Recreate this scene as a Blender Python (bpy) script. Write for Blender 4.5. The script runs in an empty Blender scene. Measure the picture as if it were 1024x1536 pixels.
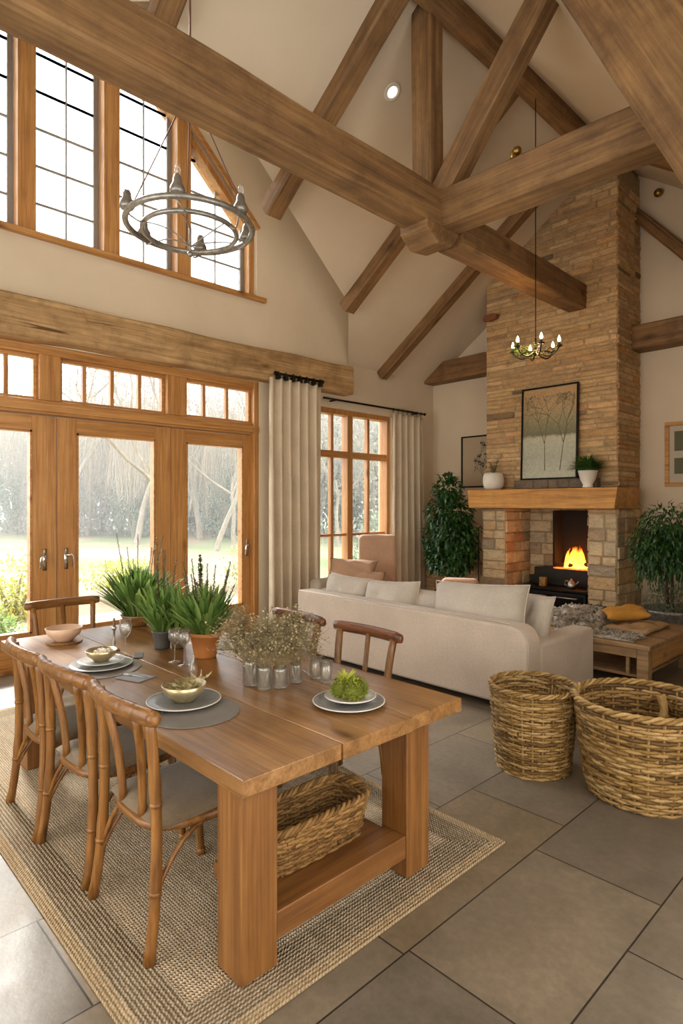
import bpy, bmesh, math, random
from math import sin, cos, pi, radians, sqrt, atan2, floor as fl
from mathutils import Vector, Matrix, Euler, noise
random.seed(7)
C = bpy.context.scene.collection
H = 1.65                                  # eye height
F = Vector((-.7216, .6923, 0)); R = Vector((.6923, .7216, 0))
CAM = Vector((0, 0, H)); FP = 900.0
def ray(u, v):
    return F + R*((u-512)/FP) + Vector((0, 0, (757-v)/FP))
def PZ(u, v, z):
    r = ray(u, v); return CAM + r*((z-H)/r.z)
def PX(u, v, x):
    r = ray(u, v); return CAM + r*(x/r.x)
def PY(u, v, y):
    r = ray(u, v); return CAM + r*(y/r.y)
def V(*a): return Vector(a)

# ------------------------------------------------------------------ mesh builder
class MB:
    def __init__(s): s.v = []; s.f = []; s.r = []; s.m = []; s.cur = 0.5; s.mi = 0
    def add(s, vs, fs, r=None, mi=None):
        o = len(s.v); s.v += [tuple(p) for p in vs]
        for f in fs: s.f.append(tuple(i+o for i in f)); s.r.append(s.cur if r is None else r); s.m.append(s.mi if mi is None else mi)
        return s
    def box(s, x0, x1, y0, y1, z0, z1, M=None, r=None):
        vs = [V(x, y, z) for x in (x0, x1) for y in (y0, y1) for z in (z0, z1)]
        if M: vs = [M @ p for p in vs]
        return s.add(vs, [(0,1,3,2),(4,6,7,5),(0,4,5,1),(2,3,7,6),(0,2,6,4),(1,5,7,3)], r)
    def prism(s, poly, ax, a0, a1, r=None):
        # polygon in the plane normal to axis ax ('x','y','z'), swept from a0 to a1
        def mk(p, a):
            return {'x': V(a, p[0], p[1]), 'y': V(p[0], a, p[1]), 'z': V(p[0], p[1], a)}[ax]
        n = len(poly); vs = [mk(p, a0) for p in poly] + [mk(p, a1) for p in poly]
        fs = [tuple(range(n))[::-1], tuple(range(n, 2*n))] + [(i, (i+1) % n, n+(i+1) % n, n+i) for i in range(n)]
        return s.add(vs, fs, r)
    def tube(s, path, rad, seg=8, cap=True, closed=False, r=None, flat=1.0, up=None):
        path = [V(*p) for p in path]; n = len(path)
        if not hasattr(rad, '__len__'): rad = [rad]*n
        vs = []; prev = None
        for i, p in enumerate(path):
            if closed: t = path[(i+1) % n] - path[i-1]
            else: t = path[min(i+1, n-1)] - path[max(i-1, 0)]
            if t.length < 1e-9: t = V(0, 0, 1)
            t.normalize()
            if up is not None: a = V(*up)
            elif prev is None: a = V(0, 0, 1) if abs(t.z) < .9 else V(1, 0, 0)
            else: a = prev
            a = (a - t*a.dot(t))
            if a.length < 1e-6: a = t.orthogonal()
            a.normalize(); b = t.cross(a); prev = a
            for k in range(seg):
                w = 2*pi*k/seg
                vs.append(p + a*(cos(w)*rad[i]) + b*(sin(w)*rad[i]*flat))
        fs = []
        m = n if closed else n-1
        for i in range(m):
            j = (i+1) % n
            for k in range(seg):
                l = (k+1) % seg
                fs.append((i*seg+k, i*seg+l, j*seg+l, j*seg+k))
        if cap and not closed:
            fs.append(tuple(range(seg))[::-1]); fs.append(tuple((n-1)*seg+k for k in range(seg)))
        return s.add(vs, fs, r)
    def lathe(s, prof, c=(0,0,0), seg=24, r=None, cap=False, sx=1, sy=1):
        vs = []; n = len(prof)
        for (rr, z) in prof:
            for k in range(seg):
                w = 2*pi*k/seg; vs.append(V(c[0]+cos(w)*rr*sx, c[1]+sin(w)*rr*sy, c[2]+z))
        fs = [(i*seg+k, i*seg+(k+1) % seg, (i+1)*seg+(k+1) % seg, (i+1)*seg+k) for i in range(n-1) for k in range(seg)]
        if cap: fs += [tuple(range(seg))[::-1], tuple((n-1)*seg+k for k in range(seg))]
        return s.add(vs, fs, r)
    def ball(s, c, rx, ry=None, rz=None, seg=12, rings=8, r=None, fn=None):
        ry = ry or rx; rz = rz or rx; prof = []
        vs = []; fs = []
        for i in range(rings+1):
            a = pi*i/rings
            for k in range(seg):
                w = 2*pi*k/seg; d = V(sin(a)*cos(w), sin(a)*sin(w), cos(a))
                q = fn(d) if fn else 1
                vs.append(V(c[0]+d.x*rx*q, c[1]+d.y*ry*q, c[2]+d.z*rz*q))
        fs = [(i*seg+k, (i+1)*seg+k, (i+1)*seg+(k+1) % seg, i*seg+(k+1) % seg) for i in range(rings) for k in range(seg)]
        return s.add(vs, fs, r)
    def leaf(s, p, d, w, l, up=None, bend=.2, r=None):
        # a folded pointed leaf starting at p and growing along d
        d = V(*d).normalized(); a = (V(*up) if up else V(0, 0, 1)); sd = d.cross(a)
        if sd.length < 1e-4: sd = d.orthogonal()
        sd.normalize(); nn = sd.cross(d)
        p = V(*p); m = p + d*(l*.45) + nn*(bend*l*.15); t = p + d*l - nn*(bend*l*.5)
        s.add([p, m+sd*(w*.5)+nn*w*.12, t, m-sd*(w*.5)+nn*w*.12, m], [(0, 4, 2, 1), (0, 3, 2, 4)], random.random() if r is None else r)
        return s
    def build(s, name, mat=None, parent=None, loc=None, rot=None, smooth=False, bevel=0, bseg=2, subsurf=0, solid=0):
        me = bpy.data.meshes.new(name); me.from_pydata(s.v, [], s.f); me.update()
        at = me.attributes.new('rnd', 'FLOAT', 'FACE'); at.data.foreach_set('value', s.r)
        mats = mat if isinstance(mat, (list, tuple)) else [mat]
        for q in mats: me.materials.append(q)
        if len(mats) > 1: me.polygons.foreach_set('material_index', s.m)
        bm = bmesh.new(); bm.from_mesh(me); bmesh.ops.recalc_face_normals(bm, faces=bm.faces); bm.to_mesh(me); bm.free()
        if smooth is True: me.polygons.foreach_set('use_smooth', [True]*len(me.polygons))
        o = bpy.data.objects.new(name, me); C.objects.link(o)
        if parent: o.parent = parent
        if loc is not None: o.location = loc
        if rot is not None: o.rotation_euler = rot
        if solid: q = o.modifiers.new('s', 'SOLIDIFY'); q.thickness = solid; q.offset = 0
        if bevel:
            q = o.modifiers.new('b', 'BEVEL'); q.width = bevel; q.segments = bseg; q.limit_method = 'ANGLE'; q.angle_limit = radians(35)
            me.polygons.foreach_set('use_smooth', [True]*len(me.polygons))
            q = o.modifiers.new('w', 'WEIGHTED_NORMAL'); q.keep_sharp = True
        if subsurf: q = o.modifiers.new('u', 'SUBSURF'); q.levels = subsurf; q.render_levels = subsurf
        return o

def empty(name, loc=(0,0,0), rz=0):
    o = bpy.data.objects.new(name, None); C.objects.link(o); o.location = loc; o.rotation_euler = (0, 0, rz); o.empty_display_size = .1
    return o
def tag(o, label=None, cat=None, group=None, kind=None):
    if label: o['label'] = label
    if cat: o['category'] = cat
    if group: o['group'] = group
    if kind: o['kind'] = kind
    return o
def thing(name, label, cat, loc=(0,0,0), rz=0, group=None, kind=None):
    return tag(empty(name, loc, rz), label, cat, group, kind)
def kids(o): return [c for c in bpy.data.objects if c.parent == o]
def dup(o, loc=None, rz=None, label=None, group=None, scale=None):
    c = o.copy(); C.objects.link(c)
    for ch in kids(o):
        d = dup(ch); d.parent = c
    if loc is not None: c.location = loc
    if rz is not None: c.rotation_euler = (0, 0, rz)
    if label: c['label'] = label
    if group: c['group'] = group
    if scale is not None: c.scale = scale if hasattr(scale, '__len__') else (scale,)*3
    return c

# ------------------------------------------------------------------ materials
def srgb(h):
    h = h.lstrip('#'); o = []
    for i in (0, 2, 4):
        c = int(h[i:i+2], 16)/255; o.append(c/12.92 if c <= .04045 else ((c+.055)/1.055)**2.4)
    return (*o, 1)
def nodes(name):
    m = bpy.data.materials.new(name); m.use_nodes = True; nt = m.node_tree; nt.nodes.clear()
    out = nt.nodes.new('ShaderNodeOutputMaterial'); b = nt.nodes.new('ShaderNodeBsdfPrincipled')
    nt.links.new(b.outputs[0], out.inputs[0])
    return m, nt, b, out
def N(nt, t, **k):
    n = nt.nodes.new(t)
    for a, v in k.items():
        if a.startswith('i_'): n.inputs[a[2:].replace('_', ' ')].default_value = v
        else: setattr(n, a, v)
    return n
def ramp(nt, fac, stops, interp='LINEAR'):
    r = N(nt, 'ShaderNodeValToRGB'); e = r.color_ramp; e.interpolation = interp
    while len(e.elements) < len(stops): e.elements.new(.5)
    for el, (p, c) in zip(e.elements, stops): el.position = p; el.color = c
    nt.links.new(fac, r.inputs[0]); return r.outputs[0]
def coords(nt, scale, rnd=True):
    tc = N(nt, 'ShaderNodeTexCoord'); mp = N(nt, 'ShaderNodeMapping'); mp.inputs['Scale'].default_value = scale
    if rnd:
        oi = N(nt, 'ShaderNodeObjectInfo'); mu = N(nt, 'ShaderNodeMath', operation='MULTIPLY'); mu.inputs[1].default_value = 37.
        nt.links.new(oi.outputs['Random'], mu.inputs[0])
        ad = N(nt, 'ShaderNodeVectorMath', operation='ADD'); nt.links.new(tc.outputs['Object'], ad.inputs[0]); nt.links.new(mu.outputs[0], ad.inputs[1])
        nt.links.new(ad.outputs[0], mp.inputs[0])
    else: nt.links.new(tc.outputs['Object'], mp.inputs[0])
    return mp.outputs[0]
def noise_t(nt, vec, scale, detail=5, rough=.6, dist=0):
    n = N(nt, 'ShaderNodeTexNoise'); n.inputs['Scale'].default_value = scale; n.inputs['Detail'].default_value = detail
    n.inputs['Roughness'].default_value = rough; n.inputs['Distortion'].default_value = dist
    nt.links.new(vec, n.inputs['Vector']); return n.outputs[0]
def mixc(nt, fac, a, b, mode='MIX'):
    m = N(nt, 'ShaderNodeMix', data_type='RGBA', blend_type=mode)
    for k, x in ((0, fac), (6, a), (7, b)):
        if hasattr(x, 'node'): nt.links.new(x, m.inputs[k])
        else: m.inputs[k].default_value = x
    return m.outputs[2]
def bump(nt, b, h, strength=.3, dist=.01):
    n = N(nt, 'ShaderNodeBump'); n.inputs['Strength'].default_value = strength; n.inputs['Distance'].default_value = dist
    nt.links.new(h, n.inputs['Height']); nt.links.new(n.outputs[0], b.inputs['Normal'])
def wood(name, dark, mid, light, axis=0, gs=1.0, rough=.55, bstr=.35, knots=True, blotch=.5):
    m, nt, b, out = nodes(name)
    sc = [9*gs]*3; sc[axis] = .55*gs
    v = coords(nt, sc); n1 = noise_t(nt, v, 1.6, 7, .62, .6)
    sc2 = [55*gs]*3; sc2[axis] = 1.6*gs
    n2 = noise_t(nt, coords(nt, sc2), 1.0, 4, .6, .3)
    c = ramp(nt, n1, [(.28, srgb(dark)), (.5, srgb(mid)), (.74, srgb(light))])
    c2 = ramp(nt, n2, [(.3, (.62, .58, .52, 1)), (.62, (1.05, 1.05, 1.05, 1))])
    c = mixc(nt, .75, c, c2, 'MULTIPLY')
    if knots:
        sk = [2.6*gs]*3; sk[axis] = 1.2*gs
        k = N(nt, 'ShaderNodeTexVoronoi'); k.inputs['Scale'].default_value = 1.0; nt.links.new(coords(nt, sk), k.inputs['Vector'])
        kc = ramp(nt, k.outputs['Distance'], [(.03, (.25, .17, .1, 1)), (.14, (1, 1, 1, 1))])
        c = mixc(nt, .8, c, kc, 'MULTIPLY')
    c = mixc(nt, blotch, c, ramp(nt, noise_t(nt, coords(nt, (1, 1, 1)), 3.2*gs, 7, .72, .3), [(.32, (.6, .56, .5, 1)), (.5, (.98, .98, .98, 1)), (.7, (1.3, 1.26, 1.2, 1))]), 'MULTIPLY')
    sk = [38*gs]*3; sk[axis] = .7*gs
    cr = ramp(nt, noise_t(nt, coords(nt, sk), .5, 3, .5, .8), [(.255, (.25, .18, .12, 1)), (.29, (1, 1, 1, 1))])
    c = mixc(nt, blotch*1.2 if blotch < .8 else 1, c, cr, 'MULTIPLY')
    nt.links.new(c, b.inputs['Base Color']); b.inputs['Roughness'].default_value = rough
    bump(nt, b, n2, bstr, .004)
    return m
def plain(name, col, rough=.6, metal=0, var=.12, scale=6, bstr=.1, bscale=60, spec=None, sheen=0):
    m, nt, b, out = nodes(name)
    c = srgb(col) if isinstance(col, str) else (*col, 1)
    v = coords(nt, (1, 1, 1)); n = noise_t(nt, v, scale, 4)
    lo = tuple(x*(1-var) for x in c[:3])+(1,); hi = tuple(min(1, x*(1+var)) for x in c[:3])+(1,)
    nt.links.new(ramp(nt, n, [(.3, lo), (.7, hi)]), b.inputs['Base Color'])
    b.inputs['Roughness'].default_value = rough; b.inputs['Metallic'].default_value = metal
    if spec is not None: b.inputs['Specular IOR Level'].default_value = spec
    if sheen: b.inputs['Sheen Weight'].default_value = sheen
    if bstr: bump(nt, b, noise_t(nt, v, bscale, 3), bstr, .003)
    return m
def fabric(name, col, col2=None, scale=260, bstr=.35, sheen=.2):
    m, nt, b, out = nodes(name); c = srgb(col); d = srgb(col2) if col2 else tuple(x*.78 for x in c[:3])+(1,)
    v = coords(nt, (1, 1, 1))
    w = []
    for sc in ((1, .12, .12), (.12, 1, .12), (.12, .12, 1)):
        w.append(noise_t(nt, coords(nt, sc), scale, 2, .5))
    a = N(nt, 'ShaderNodeMath', operation='ADD'); nt.links.new(w[0], a.inputs[0]); nt.links.new(w[1], a.inputs[1])
    a2 = N(nt, 'ShaderNodeMath', operation='ADD'); nt.links.new(a.outputs[0], a2.inputs[0]); nt.links.new(w[2], a2.inputs[1])
    a3 = N(nt, 'ShaderNodeMath', operation='MULTIPLY'); nt.links.new(a2.outputs[0], a3.inputs[0]); a3.inputs[1].default_value = .3333
    cc = ramp(nt, a3.outputs[0], [(.3, d), (.7, c)])
    big = ramp(nt, noise_t(nt, v, 3, 3), [(.3, (.9, .9, .9, 1)), (.7, (1.05, 1.05, 1.05, 1))])
    nt.links.new(mixc(nt, 1, cc, big, 'MULTIPLY'), b.inputs['Base Color'])
    b.inputs['Roughness'].default_value = .9; b.inputs['Sheen Weight'].default_value = sheen; b.inputs['Specular IOR Level'].default_value = .2
    bump(nt, b, a3.outputs[0], bstr, .002); return m
def leafmat(name, c0, c1, rough=.45, trans=.35):
    m, nt, b, out = nodes(name)
    at = N(nt, 'ShaderNodeAttribute', attribute_name='rnd')
    c = ramp(nt, at.outputs['Fac'], [(0, srgb(c0)), (1, srgb(c1))])
    nt.links.new(c, b.inputs['Base Color']); b.inputs['Roughness'].default_value = rough
    t = N(nt, 'ShaderNodeBsdfTranslucent'); nt.links.new(c, t.inputs[0]); mx = N(nt, 'ShaderNodeMixShader'); mx.inputs[0].default_value = trans
    nt.links.new(b.outputs[0], mx.inputs[1]); nt.links.new(t.outputs[0], mx.inputs[2]); nt.links.new(mx.outputs[0], out.inputs[0])
    return m
def glassmat(name, tint=(1, 1, 1), refl=.08, body=0.0, bodycol=(1, 1, 1), rough=.02):
    m, nt, b, out = nodes(name); nt.nodes.remove(b)
    t = N(nt, 'ShaderNodeBsdfTransparent'); t.inputs[0].default_value = (*tint, 1)
    g = N(nt, 'ShaderNodeBsdfGlossy'); g.inputs['Roughness'].default_value = rough
    lw = N(nt, 'ShaderNodeLayerWeight'); lw.inputs['Blend'].default_value = .25
    mr = N(nt, 'ShaderNodeMapRange'); mr.inputs['To Min'].default_value = refl; mr.inputs['To Max'].default_value = min(1, refl*6)
    nt.links.new(lw.outputs['Fresnel'], mr.inputs[0])
    mx = N(nt, 'ShaderNodeMixShader'); nt.links.new(mr.outputs[0], mx.inputs[0])
    nt.links.new(t.outputs[0], mx.inputs[1]); nt.links.new(g.outputs[0], mx.inputs[2])
    last = mx
    if body:
        d = N(nt, 'ShaderNodeBsdfDiffuse'); d.inputs[0].default_value = (*bodycol, 1)
        m2 = N(nt, 'ShaderNodeMixShader'); m2.inputs[0].default_value = body
        nt.links.new(mx.outputs[0], m2.inputs[1]); nt.links.new(d.outputs[0], m2.inputs[2]); last = m2
    nt.links.new(last.outputs[0], out.inputs[0]); return m
def emis(name, col, s):
    m, nt, b, out = nodes(name); nt.nodes.remove(b); e = N(nt, 'ShaderNodeEmission'); e.inputs[0].default_value = (*col, 1); e.inputs[1].default_value = s
    nt.links.new(e.outputs[0], out.inputs[0]); return m

M = {}
M['beam'] = wood('aged_oak_beam', '#644629', '#81603b', '#99764b', 0, 1.0, .7, .7, True, .8)
M['lintel'] = wood('weathered_lintel_oak', '#8a6b45', '#b08e62', '#c8a97d', 0, 1.0, .75, .8, True, .9)
M['frameZ'] = wood('honey_oak_upright', '#9e6935', '#ba854a', '#ca9a60', 2, 1.1, .45, .2, True, .25)
M['frameY'] = wood('honey_oak_rail', '#9e6935', '#ba854a', '#ca9a60', 1, 1.1, .45, .2, True, .25)
M['mantel'] = wood('golden_oak_mantel', '#94601f', '#c48a3c', '#d8a355', 0, 1.2, .5, .3)
M['tableX'] = wood('table_top_oak', '#6b492a', '#8e673d', '#a67e52', 0, 1.2, .32, .18, True, .5)
M['tableZ'] = wood('table_leg_oak', '#64401e', '#80552a', '#946838', 2, 1.2, .42, .15, True, .3)
M['tableY'] = wood('table_rail_oak', '#613d1d', '#7a5028', '#8c6135', 1, 1.2, .42, .15, True, .3)
M['cane'] = wood('cane_bentwood', '#5f3d19', '#85592a', '#a0743c', 2, 2.0, .38, .15, True, .5)
M['caneX'] = wood('cane_rail', '#5a3817', '#7e5427', '#9a7040', 0, 2.0, .38, .15, True, .5)
M['darkchair'] = wood('walnut_rail', '#4f2b17', '#6e432a', '#85573a', 0, 2.0, .32, .1)
M['darkchairZ'] = wood('walnut_post', '#5a3a20', '#7d5833', '#94703f', 2, 2.0, .4, .1)
M['rustic'] = wood('rustic_table_wood', '#6e5236', '#a07f5a', '#bb9c74', 0, 1.5, .6, .3)
M['rusticY'] = wood('rustic_apron_wood', '#8a6032', '#b98a50', '#cda066', 1, 1.5, .5, .25)
def plaster():
    m, nt, b, out = nodes('cream_plaster'); v = coords(nt, (1, 1, 1), False)
    c = ramp(nt, noise_t(nt, v, .9, 4), [(.3, srgb('#d0c0a8')), (.7, srgb('#dacbb4'))]); nt.links.new(c, b.inputs['Base Color'])
    b.inputs['Roughness'].default_value = .92; b.inputs['Specular IOR Level'].default_value = .2; bump(nt, b, noise_t(nt, v, 18, 5), .12, .006); return m
M['plaster'] = plaster()
M['glass'] = glassmat('window_glass', (.97, .98, .98), .05)
M['lead'] = plain('leaded_window_metal', '#8f8b86', .5, .1)
M['iron'] = plain('black_iron', '#151412', .45, .7, .2, 12, .2)
M['irondull'] = plain('black_cast_iron', '#1b1a19', .5, .35, .25, 14, .25, 90)
M['chrome'] = plain('polished_chrome', '#d8d8d6', .12, 1, .05, 4, 0)
M['steel'] = plain('brushed_steel', '#b5b2ac', .3, 1, .1, 8, .05)
M['brass'] = plain('aged_brass', '#9c7a3c', .35, 1, .2, 20, .1)
M['linen'] = fabric('oat_linen', '#b6a48b', '#97866e', 240)
M['sofa'] = fabric('sand_sofa_weave', '#cfbfb0', '#b4a494', 420, .3)
M['pillow'] = fabric('pale_linen_pillow', '#c4bbb0', '#aba092', 420, .3)
M['blush'] = fabric('blush_linen', '#c9a88f', '#b5927a', 420, .3)
M['curtain'] = fabric('curtain_linen', '#dccdb6', '#c2b197', 420, .3, .1)
M['seat'] = fabric('brown_canvas_seat', '#7d6e5b', '#685947', 420, .3)
M['white_cer'] = plain('matt_white_ceramic', '#ddd6ca', .5, 0, .06, 8, .1, 40)
# ------------------------------------------------------------------ room dimensions
WX = -6.4; YE = 8.34; RX = -3.1; RZ = 6.07; XR = .6; YB = -3.0
def zL(x): return 3.74 + .706*(x-WX)
def zR(x): return RZ - .72*(x-RX)
def yw(u, x=WX): return PX(u, 700, x).y
Y_D0, Y_D1 = .80, yw(388)           # glazed doors opening
Y_W0, Y_W1 = yw(478), yw(588)       # living room window
# floor
def floor_mat():
    m, nt, b, out = nodes('slate_floor_tiles')
    tc = N(nt, 'ShaderNodeTexCoord'); mp = N(nt, 'ShaderNodeMapping'); nt.links.new(tc.outputs['Object'], mp.inputs[0]); mp.inputs['Location'].default_value = (.42, .31, 0); mp.inputs['Rotation'].default_value = (0, 0, pi/2)
    br = N(nt, 'ShaderNodeTexBrick', offset=.38, offset_frequency=2, squash=1.35, squash_frequency=3)
    br.inputs['Scale'].default_value = 1; br.inputs['Brick Width'].default_value = .94; br.inputs['Row Height'].default_value = .56
    br.inputs['Mortar Size'].default_value = .004; br.inputs['Mortar Smooth'].default_value = .25; br.inputs['Bias'].default_value = 0
    br.inputs['Color1'].default_value = (0, 0, 0, 1); br.inputs['Color2'].default_value = (1, 1, 1, 1); br.inputs['Mortar'].default_value = (.5, .5, .5, 1)
    nt.links.new(mp.outputs[0], br.inputs['Vector'])
    tile = ramp(nt, br.outputs['Color'], [(0, srgb('#625b52')), (.25, srgb('#7d7468')), (.5, srgb('#7c6f5c')), (.75, srgb('#68625b')), (1, srgb('#877a68'))])
    n = noise_t(nt, tc.outputs['Object'], 1.7, 8, .66, .5)
    n2 = noise_t(nt, tc.outputs['Object'], 26, 6, .7)
    c = mixc(nt, 1, tile, ramp(nt, n, [(.3, (.66, .64, .62, 1)), (.5, (.95, .92, .87, 1)), (.72, (1.28, 1.22, 1.12, 1))]), 'MULTIPLY')
    c = mixc(nt, .55, c, ramp(nt, n2, [(.35, (.7, .69, .67, 1)), (.65, (1.12, 1.12, 1.12, 1))]), 'MULTIPLY')
    c = mixc(nt, br.outputs['Fac'], c, srgb('#2c2721')); nt.links.new(c, b.inputs['Base Color'])
    nt.links.new(ramp(nt, n, [(.3, (.34,)*3+(1,)), (.7, (.52,)*3+(1,))]), b.inputs['Roughness'])
    mu = N(nt, 'ShaderNodeMath', operation='MULTIPLY_ADD'); nt.links.new(br.outputs['Fac'], mu.inputs[0]); mu.inputs[1].default_value = -1.5; nt.links.new(n2, mu.inputs[2])
    bump(nt, b, mu.outputs[0], .22, .006); return m
fb = MB(); fb.box(WX-.3, XR+.3, YB-.3, YE+.3, -.12, 0); tag(fb.build('floor', floor_mat()), kind='structure')

# left wall with gable, cut round doors and windows
w = MB(); x0, x1 = WX-.3, WX
AP = 2.1; WZ = 4.35; HD = 3.25
yr = yw(385)                          # right jamb of the gable window
def wb(ya, yb, za, zb): w.box(x0, x1, ya, yb, za, zb)
wb(YB, Y_D0, 0, WZ); wb(Y_D0, Y_D1, HD, WZ); wb(Y_D1, Y_W0, 0, WZ); wb(Y_W0, 6.28, 0, .45); wb(Y_W0, 6.28, 3.06, WZ)
wb(6.28, Y_W1, 0, .45); wb(6.28, Y_W1, 3.06, 3.75); wb(Y_W1, YE+.3, 0, 3.75)
zj = 5.22; za = zj + .98*(yr-AP); zp = 8.65
w.prism([(yr, WZ), (6.28, WZ), (6.28, 4.78), (AP, zp), (AP, za), (yr, zj)], 'x', x0, x1)
yl = 2*AP-yr
w.prism([(yl, WZ), (yl, zj), (AP, za), (AP, zp), (2*AP-6.28, 4.78), (2*AP-6.28, WZ)], 'x', x0, x1)
tag(w.build('wall_left', M['plaster']), kind='structure')
# far wall, right wall, back wall
w = MB(); w.prism([(WX-.3, 0), (XR+.3, 0), (XR+.3, zR(XR+.3)+.02), (RX, RZ+.02), (WX-.3, zL(WX-.3)+.02)], 'y', YE, YE+.3)
tag(w.build('wall_far', M['plaster']), kind='structure')
w = MB()
for ya, yb in ((YB, -2.4), (.6, 1.2), (3.4, YE)): w.box(XR, XR+.3, ya, yb, 0, zR(XR))
for ya, yb in ((-2.4, .6), (1.2, 3.4)): w.box(XR, XR+.3, ya, yb, 0, .3); w.box(XR, XR+.3, ya, yb, 3.0, zR(XR))  # openings for the added fill windows
tag(w.build('wall_right', M['plaster']), kind='structure')
w = MB(); w.box(WX-.3, -5.6, YB-.3, YB, 0, 3.75); w.box(-.2, XR+.3, YB-.3, YB, 0, 3.3); w.box(-5.6, -.2, YB-.3, YB, 3.6, 3.75); w.box(-5.6, -.2, YB-.3, YB, 0, .2)  # unseen wall, opened wide to let in fill light
w.prism([(WX-.3, 3.75), (-.2, 3.75), (RX, RZ+.02), (RX, RZ+.02)][:3], 'y', YB-.3, YB); w.prism([(-.2, 3.3), (XR+.3, 3.3), (-.2, 3.98)], 'y', YB-.3, YB)
tag(w.build('wall_back', M['plaster']), kind='structure')
# ceiling: two main slopes and the cross gable over the dining end
cl = MB()
def cp(x, y): return V(x, y, zL(x))
S = [(-6.4, 6.28), (-6.4, YE), (RX, YE), (RX, YB), (-6.4, YB), (-6.4, 2*AP-6.28), (-5.62, 2*AP-5.52), (-4.11, AP), (-5.62, 5.52)]
# split the concave slope into strips
def tri(*ps): cl.add([cp(*p) for p in ps], [tuple(range(len(ps)))])
tri((-6.4, 6.28), (-6.4, YE), (RX, YE), (RX, 5.52), (-5.62, 5.52)); tri((-5.62, 5.52), (RX, 5.52), (RX, AP), (-4.11, AP))
tri((-4.11, AP), (RX, AP), (RX, 2*AP-5.52), (-5.62, 2*AP-5.52)); tri((-5.62, 2*AP-5.52), (RX, 2*AP-5.52), (RX, YB), (-6.4, YB), (-6.4, 2*AP-6.28))
cl.add([V(RX, YB, RZ), V(RX, YE, RZ), V(XR, YE, zR(XR)), V(XR, YB, zR(XR))], [(0, 1, 2, 3)])
def bay(sgn):
    q = lambda y: AP + sgn*(y-AP)
    n = 6; a = []; b_ = []
    for i in range(n+1):
        s = i/n; b_.append(V(-5.62+1.51*s, q(5.52-3.42*s), zL(-5.62+1.51*s)))
        yy = 6.28-3.02*s; a.append(V(WX, q(yy), 4.78+(8.65-4.78)*(6.28-yy)/(6.28-AP)))
    a.append(V(WX, AP, 8.65)); b_.append(b_[-1])
    for i in range(n): cl.add([a[i], a[i+1], b_[i+1], b_[i]], [(0, 1, 2), (0, 2, 3)])
    cl.add([a[n], a[n+1], b_[n]], [(0, 1, 2)])
    cl.add([V(WX, q(6.28), 3.74), a[0], b_[0]], [(0, 1, 2)])
bay(1); bay(-1)
tag(cl.build('ceiling', M['plaster']), kind='structure')

# ------------------------------------------------------------------ oak joinery of the window wall
def frame(mb, ya, yb, za, zb, w_, xa, xb):
    mb.box(xa, xb, ya, ya+w_, za, zb); mb.box(xa, xb, yb-w_, yb, za, zb); mb.box(xa, xb, ya+w_, yb-w_, zb-w_, zb); mb.box(xa, xb, ya+w_, yb-w_, za, za+w_)
# door leaves
def door(n, ya, yb, ga, gb, side):
    d = tag(empty('door_%d' % n, (WX-.13, ya, 0)), kind='structure')
    L = yb-ya; a = ga-ya; b = gb-ya; zt, zb_, top = 2.40, .36, 2.55
    f = MB(); f.box(-.04, .04, .004, a, .05, top); f.box(-.04, .04, b, L-.004, .05, top); f.build('stile', M['frameZ'], d, bevel=.004)
    f = MB(); f.box(-.038, .038, a, b, zt, top); f.box(-.038, .038, a, b, .05, zb_); f.build('rail', M['frameY'], d, bevel=.004)
    f = MB(); f.box(-.046, .046, a, a+.018, zb_, zt); f.box(-.046, .046, b-.018, b, zb_, zt); f.box(-.046, .046, a, b, zb_, zb_+.018); f.box(-.046, .046, a, b, zt-.018, zt); f.build('glazing_bead', M['frameY'], d)
    f = MB(); f.box(-.006, .006, a, b, zb_, zt); f.build('pane', M['glass'], d)
    hy = a*.45 if side < 0 else L-(L-b)*.5
    f = MB(); f.box(.04, .048, hy-.018, hy+.018, .98, 1.2); f.tube([(.048, hy, 1.13), (.095, hy, 1.13)], .011, 10)
    f.tube([(.093, hy, 1.13), (.098, hy+.03*-side, 1.13), (.095, hy+.05*-side, 1.11), (.092, hy+.055*-side, 1.0)], [.013, .012, .011, .009], 10); f.build('door_handle', M['chrome'], d, smooth=True)
    return d
g = [yw(u) for u in (52, 90, 120, 238, 262, 285, 370)]
door(1, Y_D0+.03, g[1], Y_D0+.25, g[0], 1); door(2, g[1], g[4], g[2], g[3], -1); door(3, g[4], Y_D1-.06, g[5], g[6], 1)
f = MB(); f.box(WX-.2, WX-.02, Y_D0, Y_D1, 2.56, 2.70); f.box(WX-.04, WX+.015, Y_D0, Y_D1, 2.585, 2.665)
tag(f.build('trim_1', M['frameY'], bevel=.006), kind='structure')      # transom rail
f = MB(); f.box(WX-.24, WX-.01, Y_D0, Y_D1, -.0, .048); tag(f.build('trim_2', M['frameY'], bevel=.006), kind='structure')
f = MB(); f.box(WX-.2, WX+.0, Y_D1-.07, Y_D1, .048, HD); tag(f.build('trim_3', M['frameZ'], bevel=.006), kind='structure')
f = MB(); f.box(WX-.18, WX-.02, Y_D0, Y_D1-.07, HD-.09, HD); tag(f.build('trim_4', M['frameY'], bevel=.006), kind='structure')
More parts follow.
